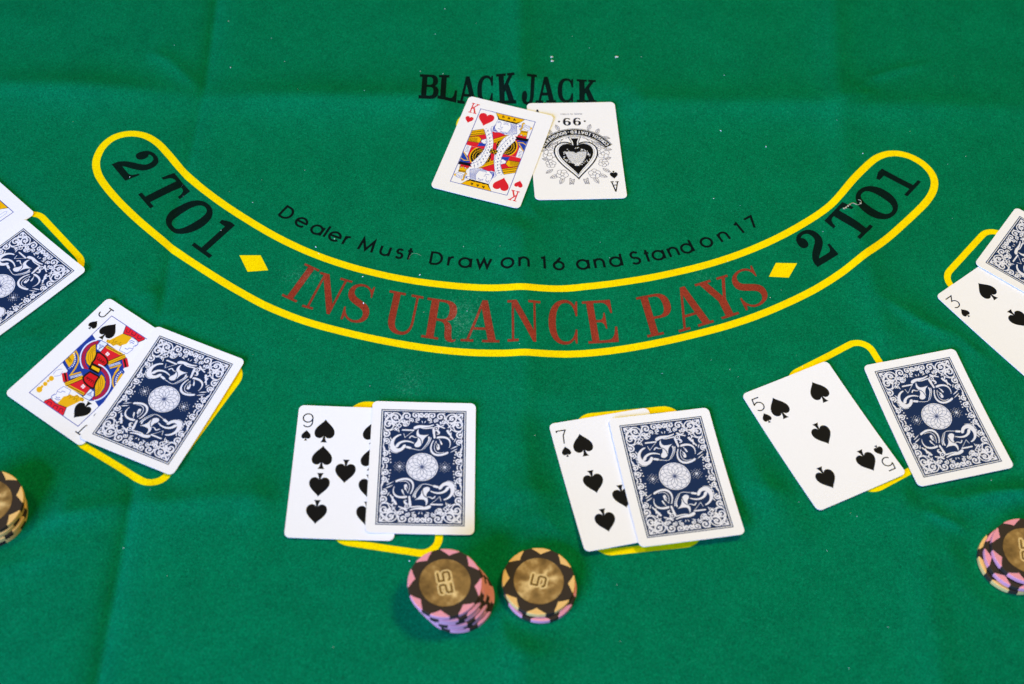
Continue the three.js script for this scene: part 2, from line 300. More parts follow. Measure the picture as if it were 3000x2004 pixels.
// nap of the felt as a tile of fine relief, 50 mm wide
const nap = (() => {
  const S = 512, c = canvas(S, S), ctx = c.getContext('2d'), r = rng(31);
  ctx.fillStyle = '#707070'; ctx.fillRect(0, 0, S, S);
  for (let i = 0; i < 9000; i++) {
    const v = Math.floor(70 + r() * 160), x = r() * S, y = r() * S, a = r() < 0.6 ? -0.35 + (r() - 0.5) : r() * 6.3, L = 6 + r() * 16;
    ctx.strokeStyle = `rgba(${v},${v},${v},0.5)`; ctx.lineWidth = 1 + r() * 1.8;
    for (const ox of [-S, 0, S]) for (const oy of [-S, 0, S]) {
      if (x + ox < -30 || x + ox > S + 30 || y + oy < -30 || y + oy > S + 30) continue;
      ctx.beginPath(); ctx.moveTo(x + ox, y + oy); ctx.lineTo(x + ox + Math.cos(a) * L, y + oy + Math.sin(a) * L); ctx.stroke();
    }
  }
  const t = new THREE.CanvasTexture(c);
  t.wrapS = t.wrapT = THREE.RepeatWrapping; t.magFilter = THREE.LinearFilter; t.channel = 1;
  return t;
})();
const plainFelt = (() => {
  const c = canvas(512, 512), ctx = c.getContext('2d');
  ctx.fillStyle = FELT; ctx.fillRect(0, 0, 512, 512);
  ctx.scale(5.12, 5.12); fibres(ctx, 100, 100, 6000, 3, '#00130a', '#3d9a78');
  const t = colourMap(c); t.wrapS = t.wrapT = THREE.RepeatWrapping; t.channel = 1; t.repeat.set(0.5, 0.5);
  return t;
})();
const feltMat = (map) => new THREE.MeshPhysicalMaterial({ map, roughness: 1, specularIntensity: 0.05, bumpMap: nap, bumpScale: 0.00013 });

{
  const xs = [], zs = [];
  for (let x = -900; x < PATCH.x0; x += 50) xs.push(x);
  for (let x = PATCH.x0; x <= PATCH.x1; x += 2) xs.push(x);
  for (let x = PATCH.x1 + 50; x <= 900; x += 50) xs.push(x);
  for (let z = -760; z < PATCH.z0; z += 50) zs.push(z);
  for (let z = PATCH.z0; z <= PATCH.z1; z += 2) zs.push(z);
  for (let z = PATCH.z1 + 50; z <= 560; z += 50) zs.push(z);
  const W = xs.length, H = zs.length, pos = [], uv = [], uv1 = [], nor = [], H2 = new Float32Array(W * H);
  for (let j = 0; j < H; j++) for (let i = 0; i < W; i++) H2[j * W + i] = clothAt(xs[i], zs[j]);
  for (let j = 0; j < H; j++) for (let i = 0; i < W; i++) {
    pos.push(xs[i] * MM, H2[j * W + i] * MM, zs[j] * MM);
    uv.push((xs[i] - PATCH.x0) / 400, 1 - (zs[j] - PATCH.z0) / (PATCH.z1 - PATCH.z0));
    uv1.push(xs[i] / 50, zs[j] / 50);
    const a = Math.max(i - 1, 0), b = Math.min(i + 1, W - 1), c = Math.max(j - 1, 0), d = Math.min(j + 1, H - 1);
    const n = new THREE.Vector3(-(H2[j * W + b] - H2[j * W + a]) / (xs[b] - xs[a]), 1, -(H2[d * W + i] - H2[c * W + i]) / (zs[d] - zs[c])).normalize();
    nor.push(n.x, n.y, n.z);
  }
  const runs = [[], [], []];
  for (let j = 0; j + 1 < H; j++) for (let i = 0; i + 1 < W; i++) {
    const x = (xs[i] + xs[i + 1]) / 2, z = (zs[j] + zs[j + 1]) / 2, inside = x > PATCH.x0 && x < PATCH.x1 && z > PATCH.z0 && z < PATCH.z1;
    const a = j * W + i, b = a + 1, c = a + W, d = c + 1;
    runs[inside ? (x < 0 ? 0 : 1) : 2].push(a, c, b, b, c, d);
  }
  const g = new THREE.BufferGeometry();
  g.setAttribute('position', new THREE.Float32BufferAttribute(pos, 3));
  g.setAttribute('normal', new THREE.Float32BufferAttribute(nor, 3));
  g.setAttribute('uv', new THREE.Float32BufferAttribute(uv, 2));
  g.setAttribute('uv1', new THREE.Float32BufferAttribute(uv1, 2));
  const all = new Uint32Array(runs[0].length + runs[1].length + runs[2].length);
  let at = 0;
  runs.forEach((r, k) => { all.set(r, at); g.addGroup(at, r.length, k); at += r.length; });
  g.setIndex(new THREE.BufferAttribute(all, 1));
  const left = colourMap(feltCanvas(PATCH.x0, 0)), right = colourMap(feltCanvas(0, PATCH.x1));
  right.offset.set(-1, 0);
  for (const t of [left, right]) t.wrapS = t.wrapT = THREE.ClampToEdgeWrapping;
  const m = new THREE.Mesh(g, [feltMat(left), feltMat(right), feltMat(plainFelt)]);
  m.name = 'table_cloth'; m.castShadow = m.receiveShadow = true;
  scene.add(tag(m, 'green felt gaming cloth printed in yellow, black and red, under all cards and chips', 'tablecloth'));
}

// ------------------------------------------------------------------ card prints, drawn in millimetres from the card's centre
const PX = 12;
const PAPER = '#f2efec', BLACK = '#0b0b0e', CRIMSON = '#d8202c', GOLD = '#f0b400', NAVY = '#11294e', ROYAL = '#1540a0', LINE = '#2c3a9c';
function cardCanvas(draw) {
  const c = canvas(CW * PX, CH * PX), ctx = c.getContext('2d');
  ctx.fillStyle = PAPER; ctx.fillRect(0, 0, c.width, c.height);
  ctx.setTransform(PX, 0, 0, PX, CW * PX / 2, CH * PX / 2);
  draw(ctx);
  // tooth of the paper
  ctx.setTransform(1, 0, 0, 1, 0, 0);
  const im = ctx.getImageData(0, 0, c.width, c.height), d = im.data, r = rng(9);
  for (let i = 0; i < d.length; i += 4) { const k = 1 + 0.06 * (r() - 0.5); d[i] *= k; d[i + 1] *= k; d[i + 2] *= k; }
  ctx.putImageData(im, 0, 0);
  return c;
}
const SPADE = new Path2D('M0 -50C6 -36 38 -18 38 8C38 24 28 32 18 32C11 32 6 28 3.5 22C4 34 7 44 13 50H-13C-7 44 -4 34 -3.5 22C-6 28 -11 32 -18 32C-28 32 -38 24 -38 8C-38 -18 -6 -36 0 -50Z');
const HEART = new Path2D('M0 50C-8 30 -46 6 -46 -20C-46 -40 -34 -48 -22 -48C-10 -48 -2 -40 0 -30C2 -40 10 -48 22 -48C34 -48 46 -40 46 -20C46 6 8 30 0 50Z');
function pip(ctx, shape, x, y, h, colour, flip) {
  ctx.save(); ctx.translate(x, y); if (flip) ctx.rotate(Math.PI); ctx.scale(h / 100, h / 100); ctx.fillStyle = colour; ctx.fill(shape); ctx.restore();
}
function lineGlyph(ctx, strokes, x, y, s, w, colour) {
  ctx.save(); ctx.translate(x, y); ctx.scale(s, s); ctx.strokeStyle = colour; ctx.lineWidth = w / s; ctx.lineCap = 'butt'; ctx.lineJoin = 'miter';
  for (const st of strokes) { ctx.beginPath(); st.forEach((q, i) => (i ? ctx.lineTo(...q) : ctx.moveTo(...q))); ctx.stroke(); }
  ctx.restore();
}
// thin card indices in a box 1 high, top at y = 0
const INDEX = {
  3: [[[-0.3, 0.02], [0.26, 0.02], [-0.06, 0.38], ...arc(-0.04, 0.68, 0.31, 85, -140, 0.3)]],
  5: [[[0.28, 0.02], [-0.2, 0.02], [-0.28, 0.42], ...arc(-0.02, 0.66, 0.32, 140, -140, 0.32)]],
  7: [[[-0.3, 0.14], [-0.3, 0.02], [0.3, 0.02], [0.08, 0.4], [0, 1]]],
  9: [arc(0, 0.33, 0.31, 0, 360, 0.31), [[0.31, 0.33], [0.31, 0.5], ...arc(0, 0.64, 0.31, 0, -140, 0.35)]],
  J: [[[-0.12, 0.03], [0.36, 0.03]], [[0.12, 0], [0.12, 0.72], ...arc(-0.14, 0.72, 0.26, 0, -180, 0.27), [-0.4, 0.66]]],
};
const twice = (ctx, f) => { for (const k of [0, 1]) { ctx.save(); if (k) ctx.rotate(Math.PI); f(ctx, k); ctx.restore(); } };
function spadeCard(rank, pips) {
  return cardCanvas((ctx) => {
    twice(ctx, () => { lineGlyph(ctx, INDEX[rank], -24.9, -38.4, 9.2, 0.72, BLACK); pip(ctx, SPADE, -25, -23.6, 7.2, BLACK); });
    for (const [x, y, flip] of pips) pip(ctx, SPADE, x, y, 15.6, BLACK, flip);
  });
}
const poly = (ctx, p) => { ctx.beginPath(); p.forEach((q, i) => (i ? ctx.lineTo(...q) : ctx.moveTo(...q))); ctx.closePath(); };
const fillPoly = (ctx, colour, p, edge, w) => { poly(ctx, p); ctx.fillStyle = colour; ctx.fill(); if (edge) { ctx.strokeStyle = edge; ctx.lineWidth = w; ctx.stroke(); } };
const strokeLine = (ctx, colour, w, p, curve) => {
  ctx.beginPath(); ctx.strokeStyle = colour; ctx.lineWidth = w;
  if (curve) { ctx.moveTo(...p[0]); for (let i = 0; i + 1 < p.length; i++) { const a = p[Math.max(i - 1, 0)], b = p[i], c = p[i + 1], d = p[Math.min(i + 2, p.length - 1)]; ctx.bezierCurveTo(b[0] + (c[0] - a[0]) / 6, b[1] + (c[1] - a[1]) / 6, c[0] - (d[0] - b[0]) / 6, c[1] - (d[1] - b[1]) / 6, ...c); } } else p.forEach((q, i) => (i ? ctx.lineTo(...q) : ctx.moveTo(...q)));
  ctx.stroke();
};
const dotsAlong = (ctx, colour, r, p, n) => { ctx.fillStyle = colour; for (let i = 0; i < n; i++) { const t = (i + 0.5) / n * (p.length - 1), k = Math.min(Math.floor(t), p.length - 2), u = t - k; ctx.beginPath(); ctx.arc(p[k][0] * (1 - u) + p[k + 1][0] * u, p[k][1] * (1 - u) + p[k + 1][1] * u, r, 0, 7); ctx.fill(); } };
// an oblique sketch frame: three of its corners land on three corners of the printed frame on the card
function sketch(ctx, tl, tr, bl, w, h, f) {
  const ax = (tr[0] - tl[0]) / w, ay = (tr[1] - tl[1]) / w, bx = (bl[0] - tl[0]) / h, by = (bl[1] - tl[1]) / h, det = ax * by - bx * ay;
  ctx.save();
  ctx.translate(-w / 2, -h / 2);
  ctx.transform(by / det, -ay / det, -bx / det, ax / det, (-by * tl[0] + bx * tl[1]) / det, (ay * tl[0] - ax * tl[1]) / det);
  f(ctx);
  ctx.restore();
}
function courtFrame(ctx) { ctx.strokeStyle = LINE; ctx.lineWidth = 0.42; ctx.strokeRect(-19.8, -34.9, 39.6, 69.8); }
function kingHalf(ctx) {
  const Y = GOLD, K = '#14120f', B = '#1b3fa5', w = 5;
  fillPoly(ctx, CRIMSON, [[160, 545], [330, 520], [500, 480], [640, 470], [740, 520], [865, 545], [1000, 575], [913, 858], [520, 765], [127, 672]]);
  // shield behind the ermine
  ctx.save(); ctx.beginPath(); ctx.rect(560, 540, 340, 300); ctx.clip();
  ctx.fillStyle = Y; ctx.beginPath(); ctx.ellipse(700, 690, 165, 142, -0.35, 0, 7); ctx.fill();
  ctx.fillStyle = K; ctx.beginPath(); ctx.ellipse(700, 690, 148, 126, -0.35, 0, 7); ctx.fill();
  const zig = []; for (let i = 0; i <= 48; i++) { const a = i / 48 * 6.283, q = i % 2 ? 120 : 104; zig.push([700 + q * Math.cos(a), 690 + q * 0.85 * Math.sin(a)]); }
  strokeLine(ctx, Y, 7, zig);
  ctx.strokeStyle = Y; ctx.lineWidth = 7; ctx.beginPath(); ctx.ellipse(700, 690, 82, 70, -0.35, 0, 7); ctx.stroke();
  dotsAlong(ctx, Y, 7, [[650, 760], [700, 740], [745, 690], [760, 640]], 6);
  ctx.restore();
  // right side: black band, blue field, striped cuff
  fillPoly(ctx, B, [[850, 600], [1003, 604], [945, 762], [880, 700]]);
  fillPoly(ctx, '#0a0a18', [[845, 545], [1018, 575], [1004, 616], [830, 590]]);
  fillPoly(ctx, PAPER, [[890, 690], [945, 762], [912, 872], [826, 856]], B, w);
  for (let i = 0; i < 6; i++) strokeLine(ctx, B, 5, [[880 - i * 4, 752 + i * 20], [925 - i * 6, 762 + i * 20]]);
  strokeLine(ctx, Y, 12, [[865, 632], [935, 632], [980, 664]]); strokeLine(ctx, Y, 14, [[880, 645], [945, 756]]);
  // left sleeve
  fillPoly(ctx, Y, [[200, 470], [375, 440], [408, 515], [160, 555]], K, w);
  for (const y of [0, 32]) { strokeLine(ctx, K, 11, [[185, 497 + y], [395, 466 + y]]); dotsAlong(ctx, Y, 3.4, [[185, 497 + y], [395, 466 + y]], 16); }
  fillPoly(ctx, Y, [[150, 562], [308, 548], [350, 590], [318, 642], [138, 618]], K, w);
  for (let i = 0; i < 5; i++) strokeLine(ctx, K, 4, [[160, 570 + i * 11], [290, 575 + i * 13]]);
  fillPoly(ctx, B, [[318, 640], [440, 655], [400, 690], [290, 690]]);
  fillPoly(ctx, PAPER, [[350, 600], [430, 578], [478, 598], [470, 642], [385, 658], [340, 630]], B, w);
  for (const x of [400, 425, 450]) strokeLine(ctx, B, 3.5, [[x, 605], [x + 14, 640]]);
  // key band
  fillPoly(ctx, Y, [[505, 590], [735, 515], [755, 550], [500, 652]], K, w);
  for (let i = 0; i < 9; i++) { const x = 525 + i * 24, y = 600 - i * 7.6; strokeLine(ctx, '#8a6a00', 4, [[x, y + 28], [x, y + 6], [x + 15, y + 1], [x + 15, y + 16], [x + 7, y + 19]]); }
}
function kingTop(ctx, C) {
  const Y = GOLD, K = '#14120f', B = '#2b3fa8', w = 4;
  for (const p of [[[435, 436], [462, 520], [462, 640], [415, 770], [335, 870], [235, 965]], [[825, 535], [700, 600], [620, 720], [575, 830], [572, 940], [605, 1075]]]) {
    strokeLine(ctx, B, 92, p, true); strokeLine(ctx, '#f4f2f0', 84, p, true);
    for (let i = 0; i < 26; i++) { const t = (i + 0.5) / 26 * (p.length - 1), k = Math.min(Math.floor(t), p.length - 2), u = t - k, x = p[k][0] * (1 - u) + p[k + 1][0] * u, y = p[k][1] * (1 - u) + p[k + 1][1] * u; ctx.fillStyle = '#1d2c7a'; if (i % 2) fillPoly(ctx, '#1d2c7a', [[x, y - 15], [x + 11, y + 9], [x - 11, y + 9]]); else for (const q of [-26, 26]) { ctx.beginPath(); ctx.arc(x + q, y + q * 0.4, 4.5, 0, 7); ctx.fill(); } }
  }
}
function kingHead(ctx) {
  const Y = GOLD, K = '#14120f', B = '#2b3fa8', w = 4;
  // hair, beard and face
  fillPoly(ctx, '#f4f2f0', [[585, 300], [850, 362], [852, 500], [770, 520], [690, 522], [600, 484], [540, 486], [490, 465], [492, 405], [530, 395], [558, 355]], B, w);
  for (let i = 0; i < 8; i++) strokeLine(ctx, B, 5, [[762 + i * 12, 352 + i * 3], [766 + i * 11, 430], [700 + i * 20, 512]], true);
  for (let i = 0; i < 6; i++) strokeLine(ctx, B, 5, [[556 - i * 8, 372 + i * 8], [535 - i * 5, 420 + i * 8], [580 - i * 10, 482 - i * 3]], true);
  for (let i = 0; i < 6; i++) strokeLine(ctx, B, 5, [[615 + i * 18, 462 + i * 4], [640 + i * 14, 500], [690 + i * 6, 500]], true);
  strokeLine(ctx, B, 6, [[578, 350], [605, 338], [628, 352]], true); strokeLine(ctx, B, 6, [[662, 368], [700, 362], [738, 384]], true);
  strokeLine(ctx, B, 4, [[582, 332], [605, 325], [628, 336]], true); strokeLine(ctx, B, 4, [[665, 350], [700, 345], [742, 362]], true);
  strokeLine(ctx, B, 4, [[632, 350], [618, 400], [640, 420], [655, 402]], true); strokeLine(ctx, B, 6, [[580, 428], [612, 440], [642, 436]], true);
  // crown
  fillPoly(ctx, Y, [[552, 200], [968, 298], [882, 352], [590, 286]], K, w);
  fillPoly(ctx, K, [[568, 232], [612, 288], [850, 345], [905, 325], [850, 368], [588, 302]]);
  for (let i = 0; i < 4; i++) strokeLine(ctx, Y, 10, [[592 + i * 72, 270 + i * 16], [625 + i * 72, 292 + i * 16], [664 + i * 70, 282 + i * 16]], true);
  ctx.fillStyle = K; for (let i = 0; i < 3; i++) for (const [x, y] of [[-10, 4], [10, 7], [0, -10]]) { ctx.beginPath(); ctx.arc(660 + i * 80 + x, 258 + i * 21 + y, 9, 0, 7); ctx.fill(); }
  // sword hand
  fillPoly(ctx, '#f4f2f0', [[848, 365], [925, 382], [916, 410], [846, 396]], B, w); fillPoly(ctx, B, [[890, 380], [912, 385], [906, 402], [886, 398]]);
  fillPoly(ctx, '#f4f2f0', [[970, 372], [1045, 400], [1052, 440], [1010, 455], [945, 430]], B, w);
  for (let i = 0; i < 4; i++) strokeLine(ctx, B, 5, [[978 + i * 19, 385 + i * 6], [968 + i * 19, 420 + i * 5]]);
  strokeLine(ctx, K, 22, [[968, 352], [940, 360], [930, 410], [912, 438], [892, 440]], true); strokeLine(ctx, Y, 15, [[968, 352], [940, 360], [930, 410], [912, 438], [892, 440]], true);
  ctx.fillStyle = Y; ctx.beginPath(); ctx.arc(1058, 424, 15, 0, 7); ctx.fill();
  fillPoly(ctx, CRIMSON, [[880, 520], [990, 540], [985, 575], [850, 548]]);
  fillPoly(ctx, Y, [[908, 455], [1012, 470], [1000, 505], [992, 555], [968, 520], [940, 552], [925, 512], [866, 528], [905, 490]], K, w);
  strokeLine(ctx, K, 15, [[906, 470], [1010, 486]]); dotsAlong(ctx, Y, 5, [[906, 470], [1010, 486]], 7);
}
const kingPrint = () => cardCanvas((ctx) => {
  twice(ctx, (c) => {
    c.save(); c.translate(-27.2, -38.4); c.scale(0.058, 0.092); c.fillStyle = CRIMSON; c.fill(new Path2D('M0 0H42V7H28V46L72 7H58V0H100V7H88L52 40L90 93H100V100H56V93H70L40 51L28 61V93H42V100H0V93H14V7H0Z')); c.restore();
    pip(c, HEART, -24.6, -22.7, 6.2, CRIMSON);
  });
  courtFrame(ctx);
  const S = (f) => twice(ctx, (c) => sketch(c, [333, 147], [1120, 328], [-80, 1202], 39.6, 69.8, f));
  ctx.save(); ctx.beginPath(); ctx.rect(-19.6, -34.7, 39.2, 69.4); ctx.clip();
  twice(ctx, (c) => { c.save(); c.beginPath(); c.rect(-20, -35, 40, 35); c.clip(); sketch(c, [333, 147], [1120, 328], [-80, 1202], 39.6, 69.8, kingHalf); c.restore(); });
  S(kingTop); S(kingHead);
  ctx.fillStyle = '#14120f'; ctx.save(); ctx.translate(0, 0); ctx.rotate(0.1); ctx.fillRect(-2.6, -2, 5.2, 4); ctx.fillStyle = GOLD; for (const [x, y] of [[-2, -1.6], [0.4, -1.6], [-0.8, -0.4], [1.4, -0.4], [-2, 0.7], [0.4, 0.7]]) ctx.fillRect(x, y, 1, 0.9); ctx.restore();
  ctx.restore();
  twice(ctx, (c) => pip(c, HEART, -13.6, -26.2, 11.8, CRIMSON));
});
function jackHalf(ctx) {
  const Y = '#eab013', K = '#15110e', B = '#173a92', w = 5;
  fillPoly(ctx, B, [[865, 388], [905, 450], [960, 448], [1040, 500], [1180, 600], [1225, 640], [1240, 700], [1150, 800], [902, 762], [780, 700], [560, 680]]);
  // scallops at the edge
  fillPoly(ctx, Y, [[690, 560], [655, 590], [585, 655], [630, 730], [665, 690], [690, 620]]);
  ctx.strokeStyle = Y; ctx.lineWidth = 15; ctx.beginPath(); ctx.ellipse(560, 640, 165, 150, 0.2, -0.95, 0.75); ctx.stroke();
  ctx.strokeStyle = '#e9ecf6'; ctx.lineWidth = 16; ctx.setLineDash([11, 10]); ctx.beginPath(); ctx.ellipse(560, 640, 132, 120, 0.2, -0.9, 0.85); ctx.stroke(); ctx.setLineDash([]);
  ctx.strokeStyle = '#7a5a00'; ctx.lineWidth = 5; for (let i = 0; i < 4; i++) { ctx.beginPath(); ctx.arc(612 + i * 10, 640 + i * 14 - 20, 12, 0, 7); ctx.stroke(); }
  // ring: pale, red with beads, gold half disc
  ctx.strokeStyle = '#dfe4f4'; ctx.lineWidth = 14; ctx.beginPath(); ctx.ellipse(935, 640, 192, 192, 0, 1.9, 4.6); ctx.stroke();
  ctx.strokeStyle = '#b3152c'; ctx.lineWidth = 34; ctx.beginPath(); ctx.ellipse(935, 640, 162, 166, 0, 2.1, 4.7); ctx.stroke();
  ctx.strokeStyle = B; ctx.lineWidth = 7; ctx.setLineDash([8, 12]); ctx.beginPath(); ctx.ellipse(935, 640, 162, 166, 0, 2.1, 4.7); ctx.stroke(); ctx.setLineDash([]);
  fillPoly(ctx, Y, [[903, 487], [850, 520], [808, 580], [797, 640], [812, 690], [842, 720], [880, 660], [906, 600]], K, 4);
  for (const q of [0, 22, 44]) strokeLine(ctx, '#7d5c04', 4, [[900, 510 + q], [858 + q * 0.3, 545 + q * 0.5], [826 + q, 620], [842 + q * 0.7, 690 - q * 0.3]], true);
  // collar
  fillPoly(ctx, '#e4e8f4', [[958, 452], [1030, 490], [958, 575], [912, 545], [915, 500]], B, w);
  for (let i = 0; i < 4; i++) strokeLine(ctx, B, 5, [[935 + i * 16, 488 + i * 6], [948 + i * 12, 520], [930 + i * 14, 552 - i * 12]], true);
  strokeLine(ctx, K, 14, [[1030, 494], [950, 590]]);
  // breast panel
  fillPoly(ctx, CRIMSON, [[1010, 505], [1190, 606], [1030, 676], [948, 580]], K, w);
  strokeLine(ctx, Y, 30, [[1015, 518], [1180, 606]]); strokeLine(ctx, K, 9, [[1020, 520], [1172, 602]]); dotsAlong(ctx, Y, 3.6, [[1020, 520], [1172, 602]], 12);
  ctx.fillStyle = '#f6e4e4'; for (const [x, y] of [[-13, 0], [13, 0], [0, -13], [0, 13]]) { ctx.beginPath(); ctx.arc(1026 + x, 597 + y, 10, 0, 7); ctx.fill(); }
  strokeLine(ctx, K, 46, [[1028, 696], [1212, 620]]); strokeLine(ctx, Y, 34, [[1028, 696], [1212, 620]]); strokeLine(ctx, '#9a7508', 5, [[1032, 696], [1208, 622]]);
  strokeLine(ctx, '#e6e9f5', 20, [[1040, 722], [1160, 690]]); dotsAlong(ctx, B, 5, [[1040, 722], [1160, 690]], 9);
  strokeLine(ctx, Y, 14, [[1050, 745], [1160, 715], [1100, 800]]);
  strokeLine(ctx, CRIMSON, 56, [[1205, 650], [1222, 740]]); strokeLine(ctx, K, 18, [[1200, 655], [1218, 740]]);
  // sleeve
  poly(ctx, [[918, 578], [945, 582], [985, 610], [1018, 645], [1030, 688], [1005, 715], [958, 748], [862, 692], [895, 650]]); ctx.fillStyle = '#d5161f'; ctx.fill(); ctx.strokeStyle = K; ctx.lineWidth = 17; ctx.lineJoin = 'round'; ctx.stroke();
  for (let i = 0; i < 4; i++) strokeLine(ctx, K, 6, [[932 + i * 20, 622 + i * 16], [918 + i * 20, 640 + i * 14], [930 + i * 18, 658 + i * 12], [948 + i * 18, 640 + i * 14]], true);
}
function jackHead(ctx) {
  const Y = '#eab013', K = '#15110e', B = '#3a4ab0';
  fillPoly(ctx, '#f4f2f0', [[1275, 425], [1352, 470], [1340, 505], [1300, 520], [1285, 560], [1225, 600], [1150, 560], [1190, 470]], B, 4);
  strokeLine(ctx, B, 6, [[1255, 470], [1280, 462], [1310, 478]], true); strokeLine(ctx, B, 6, [[1258, 488], [1282, 482], [1300, 496]], true); strokeLine(ctx, B, 5, [[1205, 540], [1235, 552], [1250, 540], [1290, 548]], true); strokeLine(ctx, B, 4, [[1330, 470], [1345, 500], [1310, 525]], true);
  fillPoly(ctx, Y, [[1192, 382], [1282, 428], [1222, 496], [1180, 505], [1160, 520], [1120, 500], [1085, 515], [1060, 492], [1030, 482], [1010, 465], [1022, 442], [1050, 450], [1110, 420]]);
  ctx.strokeStyle = '#8a6508'; ctx.lineWidth = 4; for (const [x, y] of [[1035, 462], [1085, 490], [1125, 482], [1165, 492], [1100, 460]]) { ctx.beginPath(); ctx.arc(x, y, 14, 0, 5); ctx.stroke(); }
  fillPoly(ctx, '#e3202c', [[1222, 298], [1428, 425], [1410, 456], [1352, 478], [1300, 428], [1190, 384]], '#3c1a3a', 7);
  for (const p of [[[1232, 335], [1222, 368], [1250, 378], [1272, 340]], [[1290, 365], [1276, 395], [1310, 410], [1332, 378]], [[1350, 405], [1340, 435], [1375, 448], [1392, 425]]]) strokeLine(ctx, '#3c1a3a', 6, p);
}
const jackPrint = () => cardCanvas((ctx) => {
  twice(ctx, (c) => { lineGlyph(c, INDEX.J, -24.1, -38.6, 8.2, 0.75, BLACK); pip(c, SPADE, -24.3, -23.4, 7.2, BLACK); });
  courtFrame(ctx);
  const S = (c, f) => sketch(c, [1068, 192], [1573, 539.4], [232, 986], 39.8, 70, f);
  ctx.save(); ctx.beginPath(); ctx.rect(-19.6, -34.7, 39.2, 69.4); ctx.clip();
  twice(ctx, (c) => S(c, (q) => fillPoly(q, '#173a92', [[865, 388], [905, 450], [960, 448], [902, 762], [780, 780], [640, 800], [560, 680]])));
  twice(ctx, (c) => S(c, jackHalf)); twice(ctx, (c) => S(c, jackHead));
  twice(ctx, (c) => S(c, (q) => { q.fillStyle = '#eab013'; for (const [x, y, r] of [[335, 955, 30], [360, 925, 14], [392, 898, 22], [420, 868, 14], [452, 842, 26]]) { q.beginPath(); q.arc(x, y, r, 0, 7); q.fill(); } strokeLine(q, '#6a76c4', 4, [[470, 800], [500, 760], [560, 745]], true); strokeLine(q, '#6a76c4', 4, [[480, 820], [540, 810], [565, 770]], true); }));
  S(ctx, (q) => { strokeLine(q, '#15110e', 36, [[862, 700], [960, 752]]); strokeLine(q, '#15110e', 70, [[846, 718], [950, 778]]); fillPoly(q, '#f2bb10', [[868, 712], [948, 750], [938, 785], [858, 740]]); });
  ctx.restore();
  twice(ctx, (c) => pip(c, SPADE, -13.6, -25.4, 13.4, BLACK));
});
function arcText(ctx, text, r, a0, a1, size, colour, font, ry = r) {
  ctx.fillStyle = colour; ctx.font = `${font} 20px sans-serif`; ctx.textAlign = 'center'; ctx.textBaseline = 'middle';
  for (let i = 0; i < text.length; i++) { const a = a0 + (a1 - a0) * i / (text.length - 1); ctx.save(); ctx.translate(r * Math.sin(a), ry * Math.cos(a)); ctx.rotate(-a * 0.9); ctx.scale(size / 20, size / 20); ctx.fillText(text[i], 0, 0); ctx.restore(); }
}
